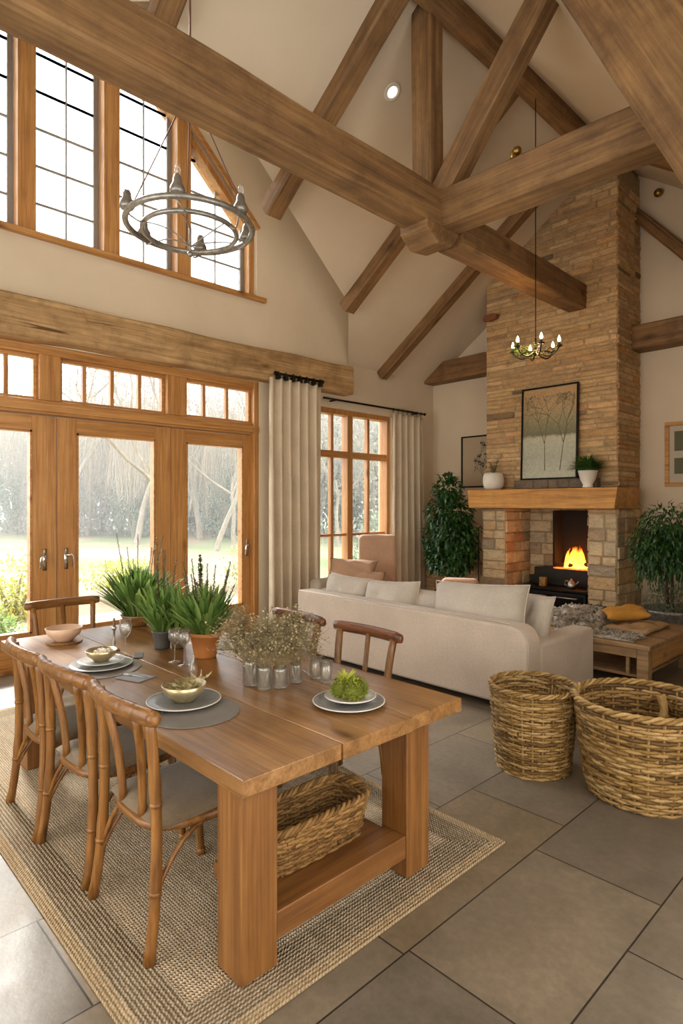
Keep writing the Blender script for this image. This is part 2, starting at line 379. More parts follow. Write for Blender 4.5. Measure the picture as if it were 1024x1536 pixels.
# transom posts and lights
tp = [(yw(60), yw(92)), (yw(252), yw(281))]
for i, (a, b) in enumerate(tp):
    f = MB(); f.box(WX-.19, WX-.01, a, b, 2.70, HD-.09); tag(f.build('trim_%d' % (5+i), M['frameZ'], bevel=.006), kind='structure')
def transom(n, ya, yb, muntins):
    d = tag(empty('window_%d' % n, (WX-.12, 0, 0)), kind='structure')
    f = MB(); frame(f, ya+.002, yb-.002, 2.70, HD-.09, .035, -.04, .04); f.build('window_frame', M['frameY'], d, bevel=.004)
    for y in muntins:
        f = MB(); f.box(-.025, .03, y-.02, y+.02, 2.735, HD-.125); f.build('glazing_bar', M['frameZ'], d, bevel=.004)
    f = MB(); f.box(-.004, .004, ya+.03, yb-.03, 2.73, HD-.12); f.build('pane', M['glass'], d)
transom(1, Y_D0+.02, tp[0][0], [yw(13), Y_D0+.35]); transom(2, tp[0][1], tp[1][0], [yw(132), yw(173.5), yw(215)]); transom(3, tp[1][1], Y_D1-.07, [yw(312), yw(346.5)])
# gable window
gw = tag(empty('window_4', (WX-.16, 0, 0)), kind='structure')
def ztop(y): return za - .98*abs(y-AP)
posts = [(yw(28), yw(56)), (yw(158), yw(182)), (yw(268), yw(289))]
posts = posts + [(.2, .55), (-.35+.35, .02)][:1]
for a, b in posts:
    f = MB(); f.prism([(a, WZ), (b, WZ), (b, ztop(b)), (a, ztop(a))], 'x', -.1, .13); f.build('mullion_post', M['frameZ'], gw, bevel=.006)
for s in (1, -1):
    q = lambda y: AP+s*(y-AP)
    f = MB(); f.prism([(q(yr), zj), (q(AP), za), (q(AP), za-.11), (q(yr-.08), zj-.03), (q(yr-.08), WZ), (q(yr), WZ)], 'x', -.1, .1); f.build('window_frame', M['frameZ'], gw, bevel=.006)
    f = MB(); f.prism([(q(yr+.0), zj+.0), (q(AP), za+.0), (q(AP), za+.09), (q(yr+.05), zj+.04)], 'x', .1, .185); f.build('head_trim', M['frameY'], gw, bevel=.006)
f = MB(); f.box(-.12, .22, yl-.12, yr+.12, WZ-.06, WZ+.0); f.build('window_sill', M['frameY'], gw, bevel=.01)
f = MB(); f.prism([(yl, WZ), (yr, WZ), (yr, zj), (AP, za), (yl, zj)], 'x', -.045, -.039); f.build('pane', M['glass'], gw)
bays = [(.55, posts[0][0]), (posts[0][1], posts[1][0]), (posts[1][1], posts[2][0]), (posts[2][1], yr-.08), (yl+.08, .2)]
for a, b in bays:
    f = MB()
    def vb(y, wd):
        f.box(-.06, -.02, y-wd/2, y+wd/2, WZ, ztop(y)-.06)
    vb(a+.012, .024); vb(b-.03, .05); vb((a+b)/2, .014)
    k = 1
    while WZ+.385*k < min(ztop(a), ztop(b))+1.2:
        z = WZ+.385*k; k += 1
        aa, bb = a, b
        # clip to sloping head
        if z > ztop(b): bb = AP+(za-z)/.98
        if z > ztop(a): aa = AP-(za-z)/.98
        if bb-aa > .05: f.box(-.055, -.025, aa, bb, z-.008, z+.008)
    f.build('glazing_bar', M['lead'], gw)
# living room window
lw = tag(empty('window_5', (WX-.14, 0, 0)), kind='structure')
f = MB(); frame(f, Y_W0, Y_W1, .45, 3.06, .07, -.07, .09); f.build('window_frame', M['frameZ'], lw, bevel=.005)
ym = yw(530)
f = MB(); f.box(-.06, .07, ym-.055, ym+.055, .52, 2.99); f.build('mullion_post', M['frameZ'], lw, bevel=.005)
for a, b in ((Y_W0+.07, ym-.055), (ym+.055, Y_W1-.07)):
    f = MB(); f.box(-.06, .07, a, b, 2.35, 2.45); f.build('transom_bar', M['frameY'], lw, bevel=.005)
    f = MB(); f.box(-.03, .03, a, b, 1.18, 1.215); f.build('glazing_bar', M['frameY'], lw)
    c = (a+b)/2
    f = MB(); f.box(-.03, .04, c-.025, c+.025, 2.45, 2.99); f.box(-.03, .04, c-.025, c+.025, .52, 2.35); f.build('glazing_bar', M['frameZ'], lw, bevel=.004)
f = MB(); f.box(-.006, 0, Y_W0+.06, Y_W1-.06, .5, 3.0); f.build('pane', M['glass'], lw)
f = MB(); f.box(-.02, .25, Y_W0-.05, Y_W1+.05, .41, .45); f.build('window_sill', M['frameY'], lw, bevel=.008)
# unseen windows added behind and beside the camera to let in fill light
for n, (ya, yb) in ((6, (-2.4, .6)), (7, (1.2, 3.4))):
    d = tag(empty('window_%d' % n, (XR+.15, 0, 0)), kind='structure')
    f = MB(); frame(f, ya, yb, .3, 3.0, .08, -.06, .06); f.box(-.05, .05, (ya+yb)/2-.04, (ya+yb)/2+.04, .38, 2.92); f.build('window_frame', M['frameY'], d)
    f = MB(); f.box(-.004, .004, ya+.07, yb-.07, .37, 2.93); f.build('pane', M['glass'], d)
d = tag(empty('window_8', (0, YB-.15, 0)), kind='structure')
f = MB()
for x in (-5.6, -4.28, -2.94, -1.6, -.28): f.box(x, x+.08, -.06, .06, .2, 3.6)
f.box(-5.6, -.2, -.05, .05, .2, .28); f.box(-5.6, -.2, -.05, .05, 3.52, 3.6); f.build('window_frame', M['frameY'], d)
f = MB(); f.box(-5.55, -.25, -.004, .004, .25, 3.55); f.build('pane', M['glass'], d)
# skirting
sk = M['white_cer']

# ------------------------------------------------------------------ exposed oak frame
def timber(name, p0, p1, w_, h_, mat=None, label=None, group=None, cat='beam', up=(0, 0, 1), rough=.012, parent=None, seed=0, taper=0):
    p0 = V(*p0); p1 = V(*p1); L = (p1-p0).length; x = (p1-p0).normalized(); u = V(*up); y = u.cross(x).normalized(); z = x.cross(y)
    n = max(3, int(L/.18)); mb = MB(); vs = []
    prof = []
    c = .018
    for sx_, sy_ in ((-1, -1), (1, -1), (1, 1), (-1, 1)):
        cx, cy = sx_*w_/2, sy_*h_/2
        if sx_*sy_ > 0: prof += [(cx, cy-sy_*c, sx_, sy_), (cx-sx_*c, cy, sx_, sy_)]
        else: prof += [(cx-sx_*c, cy, sx_, sy_), (cx, cy-sy_*c, sx_, sy_)]
    k = len(prof)
    for i in range(n+1):
        t = i/n
        for (a, b, s1, s2) in prof:
            j = noise.noise_vector(V(t*L*1.3+seed*9.1, s1*3+seed, s2*3.7))*rough
            vs.append((t*L, a+j.y+j.x*.3, b+j.z))
    fs = [(i*k+q, i*k+(q+1) % k, (i+1)*k+(q+1) % k, (i+1)*k+q) for i in range(n) for q in range(k)] + [tuple(range(k))[::-1], tuple(n*k+q for q in range(k))]
    mb.add(vs, fs); o = mb.build(name, mat or M['beam'], parent)
    mt = Matrix((x, y, z)).transposed().to_4x4(); mt.translation = p0; o.matrix_world = mt
    if label: tag(o, label, cat, group, 'thing')
    return o
NX, NY = -3.15, 4.15                     # truss node
zb = 3.96
A = timber('oak_beam', (NX, -1.6, zb+.165), (NX, NY-.02, zb+.165), .26, .33, seed=1, label='long heavy oak beam crossing in front of the gable window, top left')
# beam B (perpendicular), from node to cruck
timber('oak_beam', (NX+.10, NY+.02, zb+.16), (-1.22, NY+.02, zb+.13), .26, .31, seed=2, label='oak tie beam running right from the truss joint to the big leaning timber', rough=.014)
timber('oak_beam', (NX+.02, NY+.16, zb+.08), (-3.52, 7.66, 4.33), .26, .31, seed=3, label='lower oak beam running from the truss joint into the chimney')
timber('king_post', (NX-.09, NY-.01, zb+.25), (NX-.09, NY-.01, zL(NX-.09)+.05), .21, .20, seed=4, up=(0, 1, 0), label='upright oak king post standing on the truss joint', cat='post')
timber('oak_strut', (NX+.06, NY, zb+.30), (-2.06, NY, zR(-2.06)+.2), .18, .20, seed=5, label='slanting oak strut leaning right beside the king post', cat='beam')
timber('oak_cruck', PY(878, -70, 3.95), PY(878+955, -70+1375, 3.95), .40, .46, seed=6, label='massive cracked oak timber descending at the top right corner', cat='beam', rough=.02)
# carved corbel under the joint
f = MB(); f.prism([(-.26, .14), (.2, .14), (.2, .02), (.10, -.10), (-.12, -.13), (-.26, -.03)], 'x', -.16, .13); o = f.build('carved_corbel', M['beam'], loc=(NX, NY-.04, zb-.02), bevel=.02); tag(o, 'carved oak corbel block under the truss joint', 'corbel', kind='thing')
# rafters on the left slope
def rafter(y, xa, xb, label, sd, w_=.17, h_=.16, drop=.07):
    zz = lambda x: zL(x)-drop if xb <= RX+.5 else 0
    timber('oak_rafter', (xa, y, zL(xa)-drop), (xb, y, zL(xb)-drop), w_, h_, seed=sd, label=label)
rafter(2.12, -4.15, RX, 'short oak rafter at the very top left, above the long beam', 10, .2)
rafter(3.76, -4.98, RX, 'oak rafter on the left slope just left of the king post', 11, .2, .18)
rafter(5.48, -5.62, RX, 'oak rafter on the left slope ending beside the corbel', 12, .19, .18)
rafter(7.0, WX+.02, RX, 'longest oak rafter on the left slope, near the chimney', 13, .17, .17)
timber('ridge_beam', (RX, YB, RZ-.12), (RX, YE, RZ-.12), .17, .26, seed=14, label='oak ridge beam along the peak of the ceiling')
for y, sd, lb in ((7.0, 15, 'oak rafter on the right slope beside the chimney top'),):
    timber('oak_rafter', (RX, y, RZ-.08), (XR, y, zR(XR)-.08), .16, .16, seed=sd, label=lb)
p, q = PY(938, 308, YE-.08), PY(1040, 392, YE-.08)
timber('oak_brace', p, q, .14, .14, seed=16, label='thin sloping oak brace high on the far wall right of the chimney', cat='beam')
f = MB(); f.ball((0, 0, 0), .085, .09, .07, 10, 8, fn=lambda d: 1+.3*noise.noise(d*2.3)); tag(f.build('iron_boss', M['irondull'], loc=PY(884, 200, 6.85)), 'dark round iron boss at the ridge joint above the chimney', 'fitting')
# lintel over the glazed doors
timber('oak_lintel', (WX+.07, Y_D0-1.6, 3.45), (WX+.07, yw(524, WX+.12), 3.45), .26, .395, M['lintel'], seed=17, label='weathered oak lintel beam above the glazed doors', rough=.02)
# wall ties either side of the chimney
f = MB(); f.prism([(WX, 3.70), (-4.8, 3.70), (-4.8, 4.04), (WX+.28, 4.02), (WX+.02, 3.84)], 'y', YE-.26, YE); o = f.build('oak_tie', M['beam'], bevel=.012); tag(o, 'oak tie beam on the far wall left of the chimney', 'beam', kind='thing')
timber('oak_tie', (-3.05, YE-.15, 3.80), (XR, YE-.15, 3.80), .3, .31, seed=19, label='oak tie beam on the far wall right of the chimney')
# ------------------------------------------------------------------ stone chimney breast
def stonemat(name, cols, mort, rough=.85):
    m, nt, b, out = nodes(name)
    at = N(nt, 'ShaderNodeAttribute', attribute_name='rnd')
    st = [(i/(len(cols)-1), srgb(c)) for i, c in enumerate(cols)]
    c = ramp(nt, at.outputs['Fac'], st)
    v = coords(nt, (1, 1, 2.2), False); n = noise_t(nt, v, 7, 8, .7, .4); n2 = noise_t(nt, v, 38, 6, .75)
    c = mixc(nt, 1, c, ramp(nt, n, [(.25, (.55, .5, .44, 1)), (.5, (1, .98, .95, 1)), (.75, (1.35, 1.27, 1.12, 1))]), 'MULTIPLY')
    c = mixc(nt, .7, c, ramp(nt, n2, [(.3, (.6, .57, .53, 1)), (.6, (1.12, 1.1, 1.08, 1))]), 'MULTIPLY')
    nt.links.new(c, b.inputs['Base Color']); b.inputs['Roughness'].default_value = rough; b.inputs['Specular IOR Level'].default_value = .2
    a = N(nt, 'ShaderNodeMath', operation='ADD'); nt.links.new(n, a.inputs[0]); nt.links.new(n2, a.inputs[1]); bump(nt, b, a.outputs[0], .75, .012); return m
M['stone'] = stonemat('buff_walling_stone', ['#6e5c49', '#b0946f', '#bd9f79', '#c8aa82', '#b09271', '#d0b38a', '#bd9a6e', '#d6ba92', '#c99560', '#847664'], '#8a7353')
M['stone2'] = stonemat('pier_walling_stone', ['#857c70', '#c4b193', '#d3bf9c', '#decaa8', '#cdb998', '#d3b389', '#e0cfae', '#ab9f8d', '#d0a070', '#9a9286'], '#8a7353')
M['mortar'] = plain('lime_mortar', '#a08d6e', .95, 0, .2, 12, .6, 50)
def stones(mb, o, u, v, L, Ht, nrm, hs=(.045, .095), ls=(.2, .7), out=.013, gap=.0035, rnd=None):
    o = V(*o); u = V(*u); v = V(*v); nrm = V(*nrm); z = 0
    while z < Ht-.01:
        h = random.uniform(*hs)
        if z+h > Ht-.03: h = Ht-z
        x = 0; tilt = random.uniform(-.004, .004)
        while x < L-.001:
            l = random.uniform(*ls)*(1 if h > .06 else 1.2)
            if x+l > L-.08: l = L-x
            e = out*random.uniform(.4, 1.5); g_ = gap; b = min(.012, h*.25)
            q = random.random(); r_ = q if random.random() < .25 else random.uniform(.15, .85)
            j = lambda s=.004: random.uniform(-s, s)
            X0, X1, Z0, Z1 = x+g_, x+l-g_, z+g_*.6+j(.003), z+h-g_*.6+j(.003)
            X1 = max(X1, X0+.02)
            base = [(X0, Z0), (X1, Z0), (X1, Z1), (X0, Z1)]
            nn = max(1, int(l/.1)); fr = []
            # front as a strip of quads, wavy
            top = []; bot = []
            for i in range(nn+1):
                t = i/nn; xx = X0+b + (X1-X0-2*b)*t
                bot.append((xx, Z0+b+j(.003), e+j(.004))); top.append((xx, Z1-b+j(.003), e+j(.004)))
            ring = bot + top[::-1]; k = len(ring)
            P = [o+u*a+v*c+nrm*d for a, c, d in ring]
            Q = []
            for a, c, d in ring:
                a2 = X0 if a < X0+b+.0001 else (X1 if a > X1-b-.0001 else a)
                c2 = Z0 if c < (Z0+Z1)/2 else Z1
                Q.append(o+u*a2+v*c2-nrm*.004)
            fs = [(i, (i+1) % k, k+(i+1) % k, k+i) for i in range(k)]
            fs += [(i, i+1, k-2-i, k-1-i) for i in range(nn)]
            mb.add(P+Q, fs, r_)
            x += l
        z += h
CX0, CX1, CY = -4.86, -3.0, 7.61
OX0, OX1, OZ = -4.53, -3.34, 1.60
TOP = 5.30
fp = thing('stone_fireplace', 'tall stone chimney breast with an open hearth on the far wall', 'fireplace', (0, 0, 0), kind='thing')
core = MB(); core.box(CX0-.04, OX0-.001, CY-.05, YE, 0, OZ); core.box(OX1+.001, CX1+.02, CY-.05, YE, 0, OZ); core.box(CX0, CX1, CY, YE, OZ, 5.95); core.box(OX0, OX1, YE-.1, YE, 0, OZ)
core.build('mortar_core', M['mortar'], fp)
s = MB(); random.seed(11)
stones(s, (CX0-.01, CY, OZ), (1, 0, 0), (0, 0, 1), CX1-CX0+.02, 4.1, (0, -1, 0))
stones(s, (CX1, CY, OZ), (0, 1, 0), (0, 0, 1), YE-CY, 4.1, (1, 0, 0))
stones(s, (CX0, YE, OZ), (0, -1, 0), (0, 0, 1), YE-CY, 4.1, (-1, 0, 0))
s.build('upper_stonework', M['stone'], fp)
s = MB()
kw = dict(hs=(.11, .2), ls=(.17, .38), out=.016, gap=.005)
stones(s, (CX0-.04, CY-.05, 0), (1, 0, 0), (0, 0, 1), OX0-CX0+.04, OZ, (0, -1, 0), **kw); stones(s, (OX1, CY-.05, 0), (1, 0, 0), (0, 0, 1), CX1-OX1+.02, OZ, (0, -1, 0), **kw)
stones(s, (OX0, CY-.05, 0), (0, 1, 0), (0, 0, 1), .68, OZ, (1, 0, 0), **kw); stones(s, (OX1, CY+.63, 0), (0, -1, 0), (0, 0, 1), .68, OZ, (-1, 0, 0), **kw)
stones(s, (CX1+.02, CY-.05, 0), (0, 1, 0), (0, 0, 1), YE-CY+.05, OZ, (1, 0, 0), **kw); stones(s, (CX0-.04, YE, 0), (0, -1, 0), (0, 0, 1), YE-CY+.05, OZ, (-1, 0, 0), **kw)
stones(s, (OX0, YE-.1, 0), (1, 0, 0), (0, 0, 1), OX1-OX0, OZ, (0, -1, 0), **kw)
s.build('pier_stonework', M['stone2'], fp)
b_ = MB(); b_.prism([(OX0-.42, 1.60), (CX1+.10, 1.60), (CX1+.14, 1.86), (OX0-.44, 1.86)], 'y', CY-.34, CY-.02); b_.prism([(CX1+.03, 1.60), (CX1+.10, 1.60), (CX1+.14, 1.86), (CX1+.03, 1.86)], 'y', CY-.02, 8.0)
b_.build('mantel_shelf', M['mantel'], fp, bevel=.012)
b_ = MB(); stones(b_, (-4.35, CY-.12, 1.862), (1, 0, 0), (0, 0, 1), 1.15, .12, (0, -1, 0), hs=(.12, .13), ls=(.12, .3), out=.01); b_.box(-4.35, -3.2, CY-.12, CY-.01, 1.862, 1.985)
b_.build('stone_ledge', stonemat('grey_ledge_stone', ['#4f4a45', '#6d655b', '#7c7265', '#5c554d'], '#555555'), fp)
b_ = MB(); b_.box(OX0, OX1, CY-.32, YE-.1, .0, .05); b_.build('hearth_slab', M['stone2'], fp, bevel=.01)
# putlog peg at the left edge
pg = MB(); pg.prism([(-.12, -.03), (.0, -.05), (.1, -.03), (.12, .03), (.04, .05), (-.08, .045)], 'y', -.05, .04); tag(pg.build('timber_peg', plain('reddish_timber', '#7d4a2c', .6), loc=PY(736, 477, CY-.06), bevel=.012), 'small reddish timber peg at the upper left edge of the chimney', 'peg')
# black iron fire back with flue panel
st = thing('cast_iron_stove', 'low black cast iron stove with an open fire in the stone hearth', 'stove', (-3.86, 7.9, .05), kind='thing')
b_ = MB(); b_.box(-.46, .46, -.28, .12, .06, .44); b_.build('stove_body', M['irondull'], st, bevel=.012)
b_ = MB(); b_.box(-.50, .50, -.33, .14, .44, .485); b_.build('hot_plate', M['iron'], st, bevel=.014)
b_ = MB(); b_.box(-.40, .44, -.02, .30, .485, .72); b_.box(-.50, -.40, .02, .28, .485, .60); b_.build('fire_box', M['irondull'], st, bevel=.01)
for x in (-.43, .0):
    d_ = MB(); d_.box(x, x+.42, -.3, -.28, .1, .40); d_.box(x+.04, x+.38, -.306, -.3, .16, .34); dd = d_.build('stove_door', M['iron'], st, bevel=.006)
    h_ = MB(); h_.tube([(x+.05, -.34, .375), (x+.37, -.34, .375)], .011, 8); h_.tube([(x+.06, -.29, .375), (x+.06, -.34, .375)], .008, 8); h_.tube([(x+.36, -.29, .375), (x+.36, -.34, .375)], .008, 8); h_.build('handle', M['steel'], dd, smooth=True)
for x in (-.42, .42):
    for y in (-.24, .08):
        l_ = MB(); l_.tube([(x, y, 0), (x, y, .03), (x, y, .07)], [.03, .022, .03], 8); l_.build('foot', M['irondull'], st)
b_ = MB(); b_.box(-.10, .42, .22, .25, .72, 1.52); b_.box(-.13, -.10, -.0, .25, .72, 1.52); b_.box(.42, .45, .1, .25, .72, 1.52); b_.build('fire_back', plain('sooty_iron', '#0c0b0a', .9, 0), st)
b_ = MB(); b_.box(-.11, .46, -.03, .24, .72, .735); b_.build('ember_tray', None, st)
em = bpy.data.objects['ember_tray']
m, nt, b, out = nodes('glowing_embers'); n = noise_t(nt, coords(nt, (1, 1, 1), False), 22, 4, .7)
nt.links.new(ramp(nt, n, [(.3, (.05, .01, .004, 1)), (.6, (.9, .12, .01, 1))]), b.inputs['Emission Color']); b.inputs['Emission Strength'].default_value = 2.2; b.inputs['Base Color'].default_value = (.05, .02, .01, 1)
em.data.materials.clear(); em.data.materials.append(m)
m, nt, b, out = nodes('fire_flame'); nt.nodes.remove(b)
tc = N(nt, 'ShaderNodeTexCoord'); sx = N(nt, 'ShaderNodeSeparateXYZ'); nt.links.new(tc.outputs['Object'], sx.inputs[0])
n = noise_t(nt, coords(nt, (1, 1, .4), False), 16, 3, .6, .8)
mr = N(nt, 'ShaderNodeMapRange'); mr.inputs['From Max'].default_value = .42; nt.links.new(sx.outputs[2], mr.inputs[0])
ad = N(nt, 'ShaderNodeMath', operation='MULTIPLY_ADD'); nt.links.new(n, ad.inputs[0]); ad.inputs[1].default_value = .6; nt.links.new(mr.outputs[0], ad.inputs[2])
e = N(nt, 'ShaderNodeEmission'); e.inputs[1].default_value = 5
nt.links.new(ramp(nt, ad.outputs[0], [(.25, (1, .42, .04, 1)), (.6, (1, .2, .015, 1)), (1, (.6, .05, .005, 1))]), e.inputs[0])
lw_ = N(nt, 'ShaderNodeLayerWeight'); lw_.inputs['Blend'].default_value = .45
tr = N(nt, 'ShaderNodeBsdfTransparent'); mx = N(nt, 'ShaderNodeMixShader')
a2 = N(nt, 'ShaderNodeMath', operation='MAXIMUM'); nt.links.new(lw_.outputs['Facing'], a2.inputs[0])
fd = ramp(nt, ad.outputs[0], [(.55, (.15, .15, .15, 1)), (1.1 if False else 1.0, (1, 1, 1, 1))]); nt.links.new(fd, a2.inputs[1])
nt.links.new(a2.outputs[0], mx.inputs[0]); nt.links.new(e.outputs[0], mx.inputs[1]); nt.links.new(tr.outputs[0], mx.inputs[2]); nt.links.new(mx.outputs[0], out.inputs[0])
M['flame'] = m
random.seed(3)
fl_ = MB()
for i in range(13):
    x = random.uniform(-.13, .13); y = random.uniform(-.05, .05); h = random.uniform(.2, .42)*(1-abs(x)*2.6); r0 = random.uniform(.022, .04)
    ph = random.uniform(0, 6); pts = [(x*(1-.5*t)+.02*sin(ph+t*5)*t, y+.015*cos(ph+t*4)*t, h*t) for t in [k/9 for k in range(10)]]
    fl_.tube(pts, [r0*(.55+1.1*sin(pi*min(1, t*.62+.25)))*(1-t)**.75+.001 for t in [k/9 for k in range(10)]], 10)
fl_.build('flames', M['flame'], st, loc=(.15, .10, .735), smooth=True)
lg = MB()
for i, (x, y, a) in enumerate(((0.0, .05, .3), (.22, .1, -.4), (.1, .12, .15))):
    lg.tube([(x-.1*cos(a), y-.06*sin(a), .765+.02*i), (x+.14*cos(a), y+.06*sin(a), .77+.02*i)], .03, 8)
lg.build('log', plain('charred_log', '#2a1a10', .9), st)
LAMPS = [((-3.72, 7.80, 1.0), 2.2, .08, (1, .35, .06))]
# little kettle and tin on the hot plate
def tinobj(name, loc, mb, mat, label, cat, **k):
    return tag(mb.build(name, mat, loc=loc, **k), label, cat)
t_ = MB(); t_.box(-.045, .045, -.03, .03, 0, .12); tinobj('match_tin', (-4.03, 7.70, .537), t_, plain('gilt_tin', '#9a7a42', .4, .6, .4, 30, 0), 'small gilt tin standing on the black stove plate', 'tin', bevel=.006)
t_ = MB(); t_.lathe([(.0, 0), (.045, 0), (.055, .04), (.045, .09), (.02, .11), (.014, .13), (0, .135)], seg=16); t_.tube([(.05, 0, .05), (.09, 0, .09), (.1, 0, .11)], [.012, .008, .006], 8); t_.tube([(-.045, 0, .03), (-.09, 0, .05), (-.085, 0, .1), (-.04, 0, .1)], .006, 6)
tinobj('silver_jug', (-3.62, 7.68, .536), t_, M['steel'], 'small silver jug on the black stove plate', 'jug', smooth=True)
# low stone plinth left of the chimney
s = MB(); stones(s, (WX+.02, 7.95, 0), (1, 0, 0), (0, 0, 1), CX0-WX-.08, .72, (0, -1, 0), **kw); s.box(WX+.01, CX0-.05, 7.95, YE, 0, .715)
tag(s.build('stone_plinth', M['stone2']), 'low stone plinth along the far wall left of the chimney', 'plinth', kind='thing')
b_ = MB(); b_.tube([(-4.93, 7.50, 0), (-4.93, 7.50, 1.3)], .008, 6); b_.tube([(-4.93, 7.50, 0), (-4.93, 7.50, .015)], .05, 12); b_.tube([(-4.93, 7.5, 1.3), (-4.9, 7.5, 1.34), (-4.87, 7.5, 1.3)], .007, 6); tag(b_.build('fire_poker', M['iron']), 'thin black iron poker stand beside the left hearth pier', 'fire iron')

# ------------------------------------------------------------------ pictures
def art(name, base, strokes, kind):
    m, nt, b, out = nodes(name); b.inputs['Roughness'].default_value = .5
    tc = N(nt, 'ShaderNodeTexCoord'); sp = N(nt, 'ShaderNodeSeparateXYZ'); nt.links.new(tc.outputs['Object'], sp.inputs[0]); n = noise_t(nt, tc.outputs['Object'], 9, 6, .7)
    if kind == 'big':
        ad = N(nt, 'ShaderNodeMath', operation='MULTIPLY_ADD'); nt.links.new(n, ad.inputs[0]); ad.inputs[1].default_value = .12; nt.links.new(sp.outputs[2], ad.inputs[2])
        mr = N(nt, 'ShaderNodeMapRange'); mr.inputs['From Min'].default_value = 0; mr.inputs['From Max'].default_value = 1.25; nt.links.new(ad.outputs[0], mr.inputs[0])
        c = ramp(nt, mr.outputs[0], [(0, srgb('#b9b7a2')), (.3, srgb('#a8aa98')), (.5, srgb('#b5b19a')), (.53, srgb('#6d6a4e')), (.68, srgb('#8d8460')), (.8, srgb('#a88f68')), (1, srgb('#b08e62'))])
        c = mixc(nt, .6, c, ramp(nt, noise_t(nt, tc.outputs['Object'], 40, 5, .8), [(.35, (.6, .6, .55, 1)), (.6, (1.1, 1.1, 1.1, 1))]), 'MULTIPLY')
    else:
        c = ramp(nt, n, [(.3, srgb(base)), (.7, tuple(x*.9 for x in srgb(base)[:3])+(1,))])
    nt.links.new(c, b.inputs['Base Color']); return m
def picture(name, label, W, Hh, fw, fmat, amat, loc, rot, cat='picture', strokes=None, smat=None, matw=0):
    p = tag(empty(name, loc), label, cat, kind='thing'); p.rotation_euler = rot
    f = MB(); f.box(-W/2, W/2, -.03, 0, 0, fw); f.box(-W/2, W/2, -.03, 0, Hh-fw, Hh); f.box(-W/2, -W/2+fw, -.03, 0, fw, Hh-fw); f.box(W/2-fw, W/2, -.03, 0, fw, Hh-fw); f.build('picture_frame', fmat, p, bevel=.003)
    f = MB(); f.box(-W/2+fw*.8, W/2-fw*.8, -.012, -.004, fw*.8, Hh-fw*.8); f.build('print', amat, p)
    if strokes:
        s = MB(); strokes(s); s.build('drawing', smat, p)
    return p
LIM = [.33, 1.12]
ink = plain('dark_ink', '#37342a', .7); inkg = plain('olive_ink', '#5c5a40', .7)
def twig(mb, x, z, a, l, d, y=-.0135, w=.006):
    if abs(x) > LIM[0] or z > LIM[1] or z < .05: return
    x2, z2 = max(-LIM[0]-.02, min(LIM[0]+.02, x+cos(a)*l)), min(LIM[1]+.02, z+sin(a)*l); nx, nz = -sin(a)*w/2, cos(a)*w/2
    mb.add([(x-nx, y, z-nz), (x+nx, y, z+nz), (x2+nx*.5, y, z2+nz*.5), (x2-nx*.5, y, z2-nz*.5)], [(0, 1, 2, 3)])
    if d > 0:
        for k in range(random.choice((2, 2, 3))): twig(mb, x2, z2, a+random.uniform(-.8, .8), l*random.uniform(.6, .9), d-1, y, w*.72)
    else:
        for k in range(3):
            q = random.uniform(0, 6.28); r = w*1.6+.004; cx, cz = x2+cos(q)*r, z2+sin(q)*r
            mb.add([(cx-r, y, cz), (cx, y, cz+r*.6), (cx+r, y, cz), (cx, y, cz-r*.6)], [(0, 1, 2, 3)])
random.seed(21)
def st1(s):
    for x0_, a in ((-.05, 1.6), (.16, 1.45)): twig(s, x0_, .12, a, .36, 7, w=.014)
tl = .035
picture('framed_landscape', 'tall dark framed landscape print leaning on the chimney above the mantel', .80, 1.25, .022, M['iron'], art('landscape_print', '#b0a080', None, 'big'), (-3.86, CY-.085, 1.986), (-tl, 0, 0), strokes=st1, smat=inkg)
def st2(s):
    LIM[:] = [.24, .75]
    for k in range(7): twig(s, random.uniform(-.12, .25), random.uniform(.15, .5), random.uniform(1, 2.2), .07, 4, w=.006)
p1 = PY(692, 730, YE-.02)
picture('botanical_print', 'black framed botanical sketch hanging left of the chimney, behind the mantel', .62, .84, .022, M['iron'], art('botanical_paper', '#b9a88e', None, 'p'), (p1.x+.31, YE-.005, 1.93), (0, 0, 0), strokes=st2, smat=ink)
def st3(s):
    s.box(-.19, -.02, -.016, -.013, .45, .70); s.box(-.19, -.02, -.016, -.013, .16, .36); s.box(.03, .2, -.016, -.013, .18, .64)
p2 = PY(997, 730, YE-.02)
picture('gilt_framed_picture', 'oak framed picture hanging on the far wall at the right edge', .60, .82, .05, M['mantel'], art('mount_paper', '#b8aa96', None, 'p'), (p2.x+.30, YE-.005, p2.z), (0, 0, 0), strokes=st3, smat=inkg)

